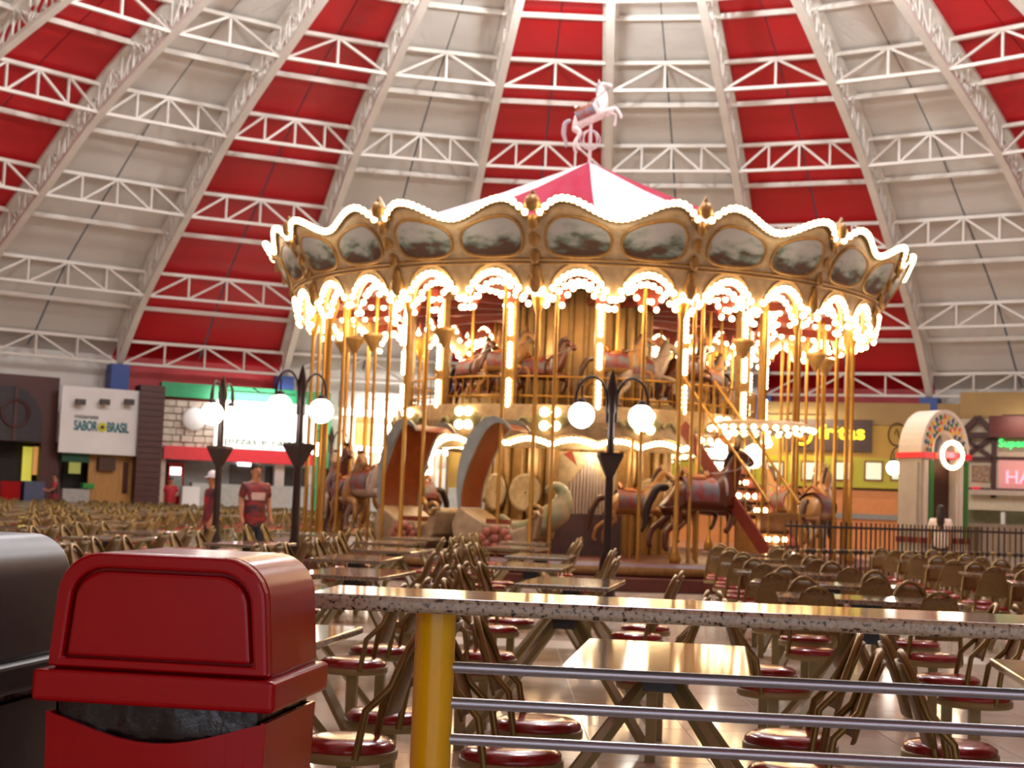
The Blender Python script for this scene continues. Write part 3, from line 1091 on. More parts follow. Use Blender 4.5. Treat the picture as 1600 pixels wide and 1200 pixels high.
fin.tube([cp(rim_r(5.9) + 0.03, -SA / 2 - 0.03, 5.9), cp(rim_r(6.0) + 0.03, -SA / 2, 6.28), cp(rim_r(5.9) + 0.03, -SA / 2 + 0.03, 5.9)], [0.06, 0.04, 0.06], 6)
fin.sphere(cp(rim_r(4.95) + 0.02, -SA / 2, 4.9), 0.14, 10, 6, (0.9, 0.7, 1.4))
fin_m = fin.mesh('carved_shield', M_GOLDL)
bulb_m = MB().sphere((0, 0, 0), 0.055, 8, 5).mesh('bulb', M_BULB)


def spaced(fn, n):
    return [fn((i + 0.5) / n) for i in range(n)]


crest_pts = [cp(rim_r(crest(t)) + 0.06, (t - 0.5) * SA, crest(t) + 0.03) for t in [0.045 + 0.91 * i / 29 for i in range(30)]]
arch_pts = [cp(rim_r(arch(t)) + 0.035, (t - 0.5) * SA, arch(t) + 0.02) for t in [0.01 + 0.98 * i / 29 for i in range(30)]]
inner_pts = [cp(rim_r(arch(t)) - 0.18, (t - 0.5) * SA, arch(t) - 0.1) for t in [0.02 + 0.96 * i / 23 for i in range(24)]]


def joined_bulbs(pts, r=0.054, name='bulb_string', m=None):
    mb = MB()
    for p in pts:
        mb.sphere(p, r, 6, 4)
    return mb.mesh(name, m or M_BULB)


crest_j, arch_j, inner_j = joined_bulbs(crest_pts), joined_bulbs(arch_pts), joined_bulbs(inner_pts)
for s in range(NSEC):
    mid = A0 + (s + 0.5) * SA
    mid = (mid + PI) % (2 * PI) - PI
    sec = link('rounding_board', board_m, car, None, mid)
    link('moulding', mould_m, sec)
    link('carved_shield', fin_m, sec)
    for h in (0, 1):
        link('painted_panel', paint_m[h], sec)
        link('panel_frame', pframe_m[h], sec)
    if abs(mid) < R_(80):
        for p in crest_pts:
            link('bulb', bulb_m, sec, p)
    else:
        link('bulb_string', crest_j, sec)['kind'] = 'stuff'
    if abs(mid) < R_(28):
        for p in arch_pts:
            link('bulb', bulb_m, sec, p)
    else:
        link('bulb_string', arch_j, sec)['kind'] = 'stuff'
    link('bulb_string', inner_j, sec)['kind'] = 'stuff'
# underside of the canopy, radial beams with bulbs, inner rim
MB().lathe([(5.55, 5.15), (3.7, 5.3), (1.0, 5.45)], 56).build('canopy_ceiling', M_CANVAS, car)
bb = MB()
bb.beam(cp(5.5, 0, 5.0), cp(1.2, 0, 5.18), 0.12, 0.16)
beam_m = bb.mesh('radial_beam', M_CANVAS)
beam_b = joined_bulbs([cp(5.25 - 0.24 * i, 0, 4.9 + 0.01 * i) for i in range(8)])
post_m = MB().lathe([(0.09, 0.42), (0.11, 0.5), (0.042, 0.7), (0.036, 2.0), (0.036, 4.4), (0.09, 4.6), (0.13, 4.75), (0.13, 4.9)], 12).mesh('rim_column', M_BRASS)
# deck columns with strips of bulbs
dc = MB().box(-0.09, 0.09, -0.06, 0.06, 2.95, 5.2)
dcol_m = dc.mesh('deck_column', M_GOLDL)
dbul = []
for z0, z1, n in ((4.3, 4.95, 8), (3.72, 4.1, 6), (3.02, 3.45, 6)):
    dbul += [Vector((0, -0.09, z0 + (z1 - z0) * i / (n - 1))) for i in range(n)]
dbul_m = joined_bulbs(dbul, 0.05)
inner_arch = MB()
vs, fs = [], []
for side in (0, 1):
    for i in range(25):
        t = i / 24
        for z in (5.25, arch(t) + 0.1):
            vs.append(cp(3.72 - 0.06 * side, (t - 0.5) * SA, z))
for side in (0, 1):
    for i in range(24):
        q = side * 50 + i * 2
        fs.append((q, q + 1, q + 3, q + 2))
for i in range(24):
    q = i * 2
    fs.append((q + 1, q + 3, q + 53, q + 51))
inner_arch.add(vs, fs)
ia_m = inner_arch.mesh('inner_rim', M_CANVAS)
ia_b = joined_bulbs([cp(3.76, (t - 0.5) * SA, arch(t) + 0.1) for t in [(i + 0.5) / 18 for i in range(18)]])
# upper deck fascia section
fa = MB()
vs, fs = [], []
for side in (0, 1):
    for i in range(17):
        t = i / 16
        zb = 2.42 + 0.1 * abs(sin(2 * PI * t))
        for z in (3.04, 2.75, zb):
            vs.append(cp(3.62 + (0.06 if z == 2.75 else 0) - 0.1 * side, (t - 0.5) * SA, z))
for side in (0, 1):
    for i in range(16):
        for j in (0, 1):
            q = side * 51 + i * 3 + j
            fs.append((q, q + 1, q + 4, q + 3))
for i in range(16):
    for j in (0, 2):
        q = i * 3 + j
        fs.append((q, q + 3, q + 54, q + 51))
fa.add(vs, fs)
fas_m = fa.mesh('deck_fascia', M_CREAM)
orn = MB()
orn.smooth = True
orn.sphere(cp(3.68, 0, 2.76), 0.34, 16, 8, (1.0, 0.2, 0.5))
for s_ in (-1, 1):
    orn.tube([cp(3.7, s_ * (0.1 + 0.1 * i / 5), 2.7 + 0.1 * sin(i)) for i in range(6)], [0.05, 0.045, 0.04, 0.035, 0.03, 0.02], 6)
orn_m = orn.mesh('fascia_ornament', mat('sage_green_carving', '#8d8d66', 0.45, var=0.25, scale=8))
big_m = MB().sphere((0, 0, 0), 0.085, 10, 6).mesh('lamp_bulb', M_BULB)
low_b = joined_bulbs([cp(3.55, (t - 0.5) * SA, 2.34 + 0.1 * abs(sin(2 * PI * t))) for t in [(i + 0.5) / 20 for i in range(20)]], 0.05)
for s in range(NSEC):
    a = A0 + s * SA
    mid = a + SA / 2
    link('rim_column', post_m, car, cp(5.35, a, 0))
    o = link('radial_beam', beam_m, car, None, mid)
    link('bulb_string', beam_b, o)['kind'] = 'stuff'
    o = link('deck_column', dcol_m, car, cp(3.52, mid, 0), mid)
    link('bulb_string', dbul_m, o)['kind'] = 'stuff'
    o = link('inner_rim', ia_m, car, None, mid)
    link('bulb_string', ia_b, o)['kind'] = 'stuff'
    o = link('deck_fascia', fas_m, car, None, a)
    link('fascia_ornament', orn_m, o)
    link('bulb_string', low_b, o)['kind'] = 'stuff'
    for dx in (-0.1, 0.1):
        for z in (2.66, 2.9):
            link('lamp_bulb', big_m, o, cp(3.74, dx / 3.7, z))
MB().lathe([(3.55, 2.5), (3.55, 2.92), (0.9, 2.92)], 48, smooth=False).build('upper_deck', M_DECK, car)
MB().lathe([(0.9, 2.5), (3.55, 2.5)], 48).build('lower_ceiling', M_GOLDL, car)
rl = MB()
for z in (3.55, 3.2):
    rl.tube([cp(3.42, 2 * PI * i / 56, z) for i in range(56)], 0.02, 6, True)
for i in range(112):
    rl.tube([cp(3.42, 2 * PI * i / 112, 2.92), cp(3.42, 2 * PI * i / 112, 3.55)], 0.011, 5)
rl.build('deck_railing', M_BRASS, car)
# central drum: gold panels, mirrors, organ pipes
dr = MB().lathe([(1.75, 0.42), (1.75, 2.5)], 28, smooth=False).lathe([(1.3, 2.92), (1.3, 5.4)], 28, smooth=False)
dr.build('central_drum', M_MIRROR, car)
pil = MB().tube([(0, 0, 0), (0, 0, 2.5)], 0.06, 8)
for i in range(28):
    a = 2 * PI * i / 28
    MB().tube([cp(1.77, a, 0.42), cp(1.77, a, 2.48)], 0.07, 8).build('drum_pilaster', M_GOLDL, car)
    MB().tube([cp(1.32, a, 2.92), cp(1.32, a, 5.4)], 0.06, 8).build('drum_pilaster', M_GOLDL, car)
for i in range(10):
    a = R_(-60) + i * R_(25.7)
    o = MB().lathe([(0.02, 0.03), (0.3, 0.03), (0.36, 0.06), (0.36, 0.0)], 20).build('drum_medallion', M_CREAM, car)
    o.location = cp(1.84, a, 1.5)
    o.rotation_euler = (PI / 2, 0, a)
# light cove behind the fascia, seen from the front as a glowing scallop
cv = []
for i in range(84):
    a = 2 * PI * i / 84
    cv.append(cp(2.75, a, 2.36 + 0.07 * abs(sin(a * 7))))
link('bulb_string', joined_bulbs(cv, 0.055), car)['kind'] = 'stuff'
MB().lathe([(2.85, 2.5), (2.85, 2.3), (2.8, 2.3), (2.8, 2.5)], 56).build('cove_ring', M_CREAM, car)
# band organ
org = link('band_organ', MB().box(-0.62, 0.62, -0.25, 0.25, 0.42, 1.15).mesh('band_organ', M_DECK), car, cp(2.85, R_(0.5), 0), R_(0.5))
for i in range(15):
    x = -0.42 + 0.84 * i / 14
    h = 2.1 - 0.55 * abs(i - 7) / 7
    MB().tube([(x, -0.2, 1.15), (x, -0.2, h)], 0.026, 8).build('organ_pipe', mat('pale_organ_pipe', '#b5a8a0', 0.3, metal=0.4), org)
MB().box(-0.62, 0.62, -0.05, 0.2, 1.15, 2.25).build('organ_back', M_CREAM, org)
for sx in (-1, 1):
    MB().box(sx * 0.6 - 0.08, sx * 0.6 + 0.08, -0.24, 0.2, 1.15, 2.25).build('organ_post', M_GOLDL, org)
MB().prism([(-0.45, 2.2), (-0.2, 2.0), (-0.3, 2.28)], -0.26, -0.2).prism([(0.45, 2.2), (0.2, 2.0), (0.3, 2.28)], -0.26, -0.2).build('organ_drape', M_CANVAS, org)
# hooded shell chariots
M_CRES = mat('grey_blue_shell_edge', '#8b9796', 0.35, var=0.2, scale=5)
M_SHELL = mat('burnt_orange_lining', '#86421f', 0.35, var=0.25, scale=6, bump=0.1)


def shell(a, r, sc, flip=1):
    o = link('shell_chariot', None, car, cp(r, a, 0.42), a)
    o.empty_display_size = 0.2
    # side profile in x-z: crescent hood standing at the back, curling forward at the top
    prof_o, prof_i = [], []
    for i in range(15):
        t = i / 14
        ang = R_(205) - R_(150) * t
        prof_o.append((0.18 + 0.62 * cos(ang) * (1 - 0.12 * t), 1.22 + 1.08 * sin(ang)))
        wdt = 0.03 + 0.2 * sin(PI * min(1, t * 1.05)) ** 1.2
        prof_i.append((0.18 + (0.62 - wdt) * cos(ang) * (1 - 0.12 * t), 1.22 + (1.08 - wdt) * sin(ang)))
    poly = prof_o + prof_i[::-1]
    for y in (-0.52, 0.46):
        mb = MB()
        vs = [(x * flip * sc, y * sc, z * sc) for x, z in prof_o] + [(x * flip * sc, y * sc, z * sc) for x, z in prof_i] + [(x * flip * sc, (y + 0.06) * sc, z * sc) for x, z in prof_o] + [(x * flip * sc, (y + 0.06) * sc, z * sc) for x, z in prof_i]
        fs = []
        for i in range(14):
            fs += [(i, i + 1, 16 + i, 15 + i), (30 + i, 45 + i, 46 + i, 31 + i), (i, 30 + i, 31 + i, i + 1), (15 + i, 16 + i, 46 + i, 45 + i)]
        mb.add(vs, fs)
        mb.build('crescent_side', M_CRES, o)
    mb = MB()
    mb.smooth = True
    ny = 8
    vs, fs = [], []
    for i in range(15):
        x, z = prof_i[i]
        for k in range(ny + 1):
            y = -0.48 + 0.96 * k / ny
            bulge = 0.12 * (1 - (2 * k / ny - 1) ** 2)
            vs.append(((x - bulge * cos(R_(205) - R_(150) * i / 14) * -1 * 0.5) * flip * sc, y * sc, z * sc))
    for i in range(14):
        for k in range(ny):
            q = i * (ny + 1) + k
            fs.append((q, q + 1, q + ny + 2, q + ny + 1))
    mb.add(vs, fs)
    mb.build('hood_lining', M_SHELL, o)
    # bench body with scrolled front
    bd = MB()
    P_ = [(-0.42, 0.05), (0.75, 0.05), (0.98, 0.32), (1.05, 0.7), (0.92, 0.78), (0.8, 0.5), (0.55, 0.42), (0.5, 0.52), (0.1, 0.52), (-0.38, 0.78), (-0.5, 0.5)]
    bd.prism([(x * flip * sc, z * sc) for x, z in P_], -0.5 * sc, 0.5 * sc)
    bevel(bd.build('bench_body', M_CREAM, o), 0.03)
    MB().box(min(0.1 * flip, 0.5 * flip) * sc, max(0.1 * flip, 0.5 * flip) * sc, -0.45 * sc, 0.45 * sc, 0.52 * sc, 0.6 * sc).build('seat_cushion', M_SHELL, o)
    fl_ = MB()
    fl_.smooth = True
    for k in range(9):
        aa = 2 * PI * k / 8
        fl_.sphere((flip * sc * (0.3 + 0.22 * cos(aa) * (k < 8)), -0.53 * sc, sc * (0.28 + 0.14 * sin(aa) * (k < 8))), 0.085 * sc, 8, 5, (1, 0.5, 1))
    fl_.build('carved_flowers', mat('rose_carving', '#a8604a', 0.45, var=0.3, scale=9), o)
    sc_ = MB().tube([(flip * sc * (0.95 + 0.16 * (1 - i / 14) * cos(0.55 * i)), -0.52 * sc, sc * (0.72 + 0.16 * (1 - i / 14) * sin(0.55 * i))) for i in range(14)], 0.04 * sc, 6)
    sc_.build('front_scroll', M_GOLDL, o)
    return o


shell(R_(-20.5), 4.75, 1.0)
shell(R_(-41), 4.6, 0.98, 1)
# carved swan-like front figure between chariot and organ
sw = skin('carved_prow', [(0, 0, 0.5, 0.26), (0.2, 0, 0.78, 0.24), (0.3, 0, 1.02, 0.17), (0.18, 0, 1.2, 0.12), (0.02, 0, 1.16, 0.09), (0.0, 0, 1.04, 0.06), (-0.3, 0, 0.42, 0.2), (-0.62, 0, 0.5, 0.1), (-0.78, 0, 0.68, 0.06)], [(0, 1), (1, 2), (2, 3), (3, 4), (4, 5), (0, 6), (6, 7), (7, 8)], mat('cream_green_paint', '#b3a47e', 0.35, hex2='#7d8a62', scale=5), car)
sw.location = cp(4.9, R_(-8.5), 0.42)
# outer and inner jumping horses
for i, (a, r, key, z, sc) in enumerate(((21, 4.95, 'bay', 1.52, 1.12), (-56, 4.7, 'grey', 1.5, 1.0), (-66, 4.75, 'dun', 1.35, 1.0), (-76, 4.7, 'bay', 1.5, 1.0), (-88, 4.75, 'grey', 1.4, 1.0), (-62, 3.7, 'dun', 1.4, 0.9), (-80, 3.7, 'bay', 1.5, 0.9),
                                        (62, 4.8, 'dun', 1.4, 1.0), (75, 4.7, 'grey', 1.5, 1.0), (88, 4.8, 'bay', 1.4, 1.0), (110, 4.7, 'dun', 1.5, 1.0), (135, 4.7, 'bay', 1.4, 1.0), (160, 4.7, 'grey', 1.5, 1.0), (-110, 4.7, 'dun', 1.5, 1.0), (-135, 4.7, 'bay', 1.4, 1.0), (-160, 4.7, 'grey', 1.5, 1.0), (12, 3.6, 'dun', 1.35, 0.85), (34, 3.5, 'bay', 1.4, 0.85))):
    A = R_(a)
    top = 4.95 if r > 4 else 2.5
    put_horse(key, car, cp(r, A, z), A, sc, (0.42, top))
for a, key, z in ((-52, 'bay', 3.72), (-35, 'dun', 3.85), (-20, 'bay', 3.7), (10, 'dun', 3.85), (20, 'grey', 3.75), (40, 'bay', 3.85), (58, 'dun', 3.7), (90, 'bay', 3.8), (-90, 'dun', 3.8), (140, 'bay', 3.8), (-140, 'dun', 3.8)):
    put_horse(key, car, cp(2.75, R_(a), z), R_(a), 0.78, (2.92, 5.2))
# small parasol-shaped capitals on the outer poles
cap_m = MB().lathe([(0.03, -0.22), (0.12, -0.05), (0.19, 0.05), (0.2, 0.1), (0.03, 0.14)], 14).mesh('pole_capital', M_GOLDL)
for a in (-56, -66, -76, 62, 75, 33, -33):
    link('pole_capital', cap_m, car, cp(4.75, R_(a), 4.15))
# gold poles round the edge
ep_m = MB().tube([(0, 0, 0.42), (0, 0, 5.0)], 0.032, 10).mesh('edge_pole', M_BRASS)
for s in range(NSEC * 2):
    a = A0 + (s + 0.25 + 0.25 * (s % 2)) * SA / 2
    link('edge_pole', ep_m, car, cp(5.2, a, 0))
# stair to the upper deck with lit treads
sp = [at(1090, 684, 26.6), at(1225, 802, 25.2)]
L0 = Vector((CX, CY, 0))
p0, p1 = sp[0] - L0, sp[1] - L0
p0.z, p1.z = 2.75, 0.62
stair = link('staircase', None, car)
sd_ = (p1 - p0)
side = Vector((sd_.y, -sd_.x, 0)).normalized() * 0.42
for s_ in (-1, 1):
    MB().beam(p0 + side * s_, p1 + side * s_, 0.05, 0.22).build('stringer', M_CANVAS, stair)
    hb = MB().tube([p0 + side * s_ + Vector((0, 0, 0.85)), p1 + side * s_ + Vector((0, 0, 0.85))], 0.025, 8)
    for i in range(9):
        q = p0.lerp(p1, i / 8) + side * s_
        hb.tube([q, q + Vector((0, 0, 0.85))], 0.014, 6)
    hb.build('handrail', M_BRASS, stair)
for i in range(9):
    q = p0.lerp(p1, (i + 0.5) / 9)
    st_ = MB().beam(q + side, q - side, 0.26, 0.05).build('tread', M_DECK, stair)
    mbb = [q + side * (0.8 - 1.6 * k / 3) + sd_.normalized() * 0.13 + Vector((0, 0, -0.02)) for k in range(4)]
    link('bulb_string', joined_bulbs(mbb, 0.05), stair)['kind'] = 'stuff'
# round lamp tray above the stair
tray = link('lamp_tray', MB().lathe([(0.02, 0.14), (0.7, 0.14), (0.86, 0.08), (0.88, -0.05), (0.8, -0.06), (0.02, 0.0)], 32).mesh('lamp_tray', M_CREAM), car, at(1190, 672, 26.3) - L0)
link('bulb_string', joined_bulbs([(0.89 * cos(2 * PI * i / 30), 0.89 * sin(2 * PI * i / 30), 0.0) for i in range(30)] + [(0.66 * cos(2 * PI * i / 20), 0.66 * sin(2 * PI * i / 20), -0.05) for i in range(20)], 0.05), tray)['kind'] = 'stuff'
MB().tube([(0, 0, 0.1), (0, 0, 2.2)], 0.03).build('tray_hanger', M_BRASS, tray)
for px, py in ((1123, 708), (1178, 712)):
    ch = link('lantern', MB().lathe([(0.03, 0.2), (0.14, 0.14), (0.16, -0.12), (0.08, -0.2), (0.03, -0.22)], 14).mesh('lantern', M_GLOBE), car, at(px, py, 26.3) - L0)
    MB().tube([(0, 0, 0.2), (0, 0, 0.5)], 0.012).build('lantern_chain', M_BRASS, ch)
# ticket gate box and baluster fence on the stair side
gb = link('gate_box', MB().box(-0.5, 0.5, -0.3, 0.3, 0.42, 1.25).mesh('gate_box', mat('tan_carved_panel', '#a87c48', 0.45, var=0.25, scale=7)), car, cp(5.2, R_(36), 0), R_(36))
MB().box(-0.55, 0.55, -0.33, 0.33, 1.25, 1.3).build('gate_box_top', M_GOLDL, gb)
# balls and statue on the crown
MB().tube([(0, 0, 8.1), (0, 0, 9.12)], 0.035).build('crown_rod', M_WHITEC, car)
bl = MB()
for k in range(4):
    bl.tube([(0.2 * cos(2 * PI * i / 24) * cos(PI * k / 4), 0.2 * cos(2 * PI * i / 24) * sin(PI * k / 4), 8.64 + 0.2 * sin(2 * PI * i / 24)) for i in range(24)], 0.012, 5, True)
bl.build('crown_globe', M_WHITEC, car)
h = put_horse('white', car, (-0.06, 0, 9.11), R_(-12), 0.72, None, R_(-24))
h.name = 'crown_horse'
# the light of the bulbs, gathered per section
def lamp(name, loc, e, col, parent, rad=0.15):
    l = bpy.data.lights.new(name, 'POINT')
    l.energy = e
    l.color = col
    l.shadow_soft_size = rad
    o = bpy.data.objects.new(name, l)
    COL.objects.link(o)
    o.parent = parent
    o.location = loc
    return o


WARM = (1.0, 0.80, 0.54)
for s in range(NSEC):
    a = A0 + (s + 0.5) * SA
    lamp('rim_bulb_light', cp(4.9, a, 4.55), 42, WARM, car, 0.25)
    lamp('crest_bulb_light', cp(6.55, a, 5.75), 9, WARM, car, 0.2)
    if s % 2 == 0:
        lamp('deck_bulb_light', cp(3.0, a, 4.3), 26, WARM, car, 0.2)
        lamp('cove_bulb_light', cp(3.2, a, 2.2), 30, WARM, car, 0.2)

# ------------------------------------------------------------------ lamp posts
def lamp_post(x, y, rz, label, sc=1.0):
    t = tag(empty('globe_lamp_post', (x, y, 0), rz), label, 'lamp post')
    MB().lathe([(0.2, 0), (0.2, 0.12), (0.12, 0.2), (0.09, 0.6), (0.055, 0.75), (0.05, 1.6), (0.045, 2.45), (0.06, 2.5), (0.05, 2.6), (0.07, 2.75), (0.03, 2.95), (0.005, 3.02)], 14).build('post', M_IRON, t)
    MB().lathe([(0.055, 1.66), (0.21, 1.93), (0.21, 1.97), (0.05, 1.9)], 4, a0=PI / 4, a1=PI / 4 + 2 * PI, smooth=False).build('cone_collar', M_IRON, t)
    for s in (-1, 1):
        pts = [(s * 0.06, 0, 2.35)] + [(s * (0.26 - 0.2 * cos(PI * i / 10)), 0, 2.62 + 0.3 * sin(PI * i / 10)) for i in range(11)] + [(s * 0.44, 0, 2.55), (s * 0.36, 0, 2.5)]
        b = MB().tube(pts, 0.018, 6)
        b.tube([(s * 0.38, 0, 2.8), (s * 0.38, 0, 2.58)], 0.012, 6).build('scroll_bracket', M_IRON, t)
        g = MB().sphere((s * 0.38, 0, 2.43), 0.165, 20, 12).build('glass_globe', M_GLOBE, t)
        MB().lathe([(0.06, 0.15), (0.05, 0.2), (0.01, 0.22)], 10, (s * 0.38, 0, 2.43)).build('globe_cap', M_IRON, g)
        lamp('globe_light', (s * 0.38, 0, 2.2), 10, (1, 0.93, 0.8), t, 0.1)
    return t


lamp_post(1.265, 19.0, R_(5), 'dark iron lamp post with two glowing globes before the carousel organ')
lamp_post(-2.78, 20.0, R_(52), 'dark iron lamp post with two globes before the white pizza sign')
lamp_post(-4.30, 22.5, R_(80), 'dark iron lamp post beside the two people in jerseys')
lamp_post(-4.42, 37.5, R_(30), 'dark iron lamp post beyond the brass poles near the snack shop')
lamp_post(9.2, 34.8, R_(10), 'dark iron lamp post half hidden behind the arched kiosk')

# ------------------------------------------------------------------ iron fence round the right of the carousel
fence = tag(empty('carousel_fence', (CX, CY, 0)), 'dark ornamental iron fence curving round the carousel stair side', 'fence')
FR = 8.0
a0, a1 = R_(20), R_(55)
ring = [cp(FR, a0 + (a1 - a0) * i / 24, 0) for i in range(25)]
ring += [ring[-1] + Vector((0.9, 0.12, 0)) * i / 3 for i in range(1, 16)]
MB().tube([p + Vector((0, 0, 1.12)) for p in ring], 0.022, 6).build('top_rail', M_IRON, fence)
MB().tube([p + Vector((0, 0, 0.12)) for p in ring], 0.018, 6).build('bottom_rail', M_IRON, fence)
acc = 0.0
cnt = 0
for q0, q1 in zip(ring[:-1], ring[1:]):
    L = (q1 - q0).length
    while acc < L:
        p = q0.lerp(q1, acc / L)
        m_ = MB().tube([p, p + Vector((0, 0, 1.2))], 0.014, 6)
        m_.sphere(p + Vector((0, 0, 0.75)), 0.045, 8, 5)
        m_.build('baluster', M_IRON if cnt % 3 else M_GOLD, fence)
        cnt += 1
        acc += 0.1
    acc -= L

# ------------------------------------------------------------------ arched ticket kiosk
kx, ky = 9.25, 33.0
kio = tag(empty('arched_kiosk', (kx, ky, 0), R_(24)), 'white arched kiosk with a coloured mosaic arch and ring of bulbs', 'kiosk')
kio.scale = (0.76, 0.76, 1.0)
M_KW = mat('kiosk_white', '#b9b1a8', 0.5, var=0.06)
M_KGR = mat('kiosk_panel_grey', '#9c968f', 0.5, var=0.12, scale=4)
M_KG = mat('kiosk_green', '#2f6a2c', 0.45)
for sx in (-1, 1):
    w0 = 0.62
    pilr = MB().box(sx * w0 - 0.22, sx * w0 + 0.22, -0.5, 0.5, 0.0, 2.6).build('pillar', M_KGR if sx < 0 else M_KW, kio)
    MB().box(sx * w0 + 0.05, sx * w0 + 0.2, -0.54, -0.5, 0.9, 2.55).build('green_strip', M_KG, kio)
    MB().box(sx * w0 - 0.14, sx * w0 - 0.02, -0.56, -0.5, 0.9, 2.55).build('white_column', M_KW, kio)
    MB().box(sx * w0 - 0.28, sx * w0 + 0.28, -0.58, 0.55, 2.6, 2.72).build('red_cornice', M_REDF, kio)
    MB().box(sx * w0 - 0.26, sx * w0 + 0.26, -0.58, 0.52, 0.78, 0.9).build('red_ledge', mat('dark_red_ledge', '#6a1018', 0.5), kio)
MB().box(-0.9, -0.84, -0.4, 0.4, 1.0, 2.5).build('notice_panel', M_KGR, kio)
bk = MB().box(-0.4, 0.4, -0.2, -0.12, 0.0, 2.6).build('dark_doorway', mat('dark_brown_door', '#35180f', 0.6), kio)
na = 20
for nm, ri, ro_, y0, y1, mm in (('arch_roof', 0.78, 0.86, -0.5, 0.5, M_KW), ('arch_face', 0.4, 0.8, -0.46, -0.4, M_KW)):
    mb = MB()
    vs, fs = [], []
    for i in range(na + 1):
        a = PI * i / na
        for r, y in ((ri, y0), (ro_, y0), (ro_, y1), (ri, y1)):
            vs.append((r * cos(a), y, 2.72 + r * 1.1 * sin(a)))
    for i in range(na):
        for j in range(4):
            fs.append((i * 4 + j, i * 4 + (j + 1) % 4, i * 4 + 4 + (j + 1) % 4, i * 4 + 4 + j))
    fs += [(0, 1, 2, 3), tuple(na * 4 + j for j in (3, 2, 1, 0))]
    mb.add(vs, fs)
    mb.build(nm, mm, kio)
tri_c = [mat('mosaic_' + n_, c_, 0.4) for n_, c_ in (('yellow', '#d8a81c'), ('orange', '#c8562a'), ('green', '#2c6b35'), ('blue', '#2b4a7c'))]
for i in range(15):
    a = PI * (i + 0.5) / 15
    for rr, off in ((0.5, 0), (0.62, 1), (0.72, 2)):
        p = (rr * cos(a), rr * 1.1 * sin(a) + 2.72)
        q = [(p[0] + 0.075 * cos(a + b_), p[1] + 0.075 * sin(a + b_)) for b_ in (0, 2.2, -2.2)]
        MB().prism(q, -0.475, -0.455).build('mosaic_tile', tri_c[(i + off) % 4], kio)
rg = link('bulb_ring', MB().lathe([(0.42, 0), (0.42, 0.1), (0.3, 0.1), (0.3, 0)], 28).mesh('bulb_ring', M_KW), kio, (0.05, -0.62, 2.68))
rg.rotation_euler = (PI / 2, 0, 0)
rg.scale = (1, 0.76, 1)
for i in range(22):
    a = 2 * PI * i / 22
    link('bulb', MB().sphere((0, 0, 0), 0.06, 8, 6).mesh('bulb', M_BULB), rg, (0.36 * cos(a), 0.36 * sin(a), 0.12))
MB().box(-0.3, 0.3, -0.08, 0.08, 0.08, 0.14).build('red_bar', M_REDF, rg)
lamp('ring_light', (0.05, -0.9, 2.68), 14, (1, 0.9, 0.75), kio, 0.2)

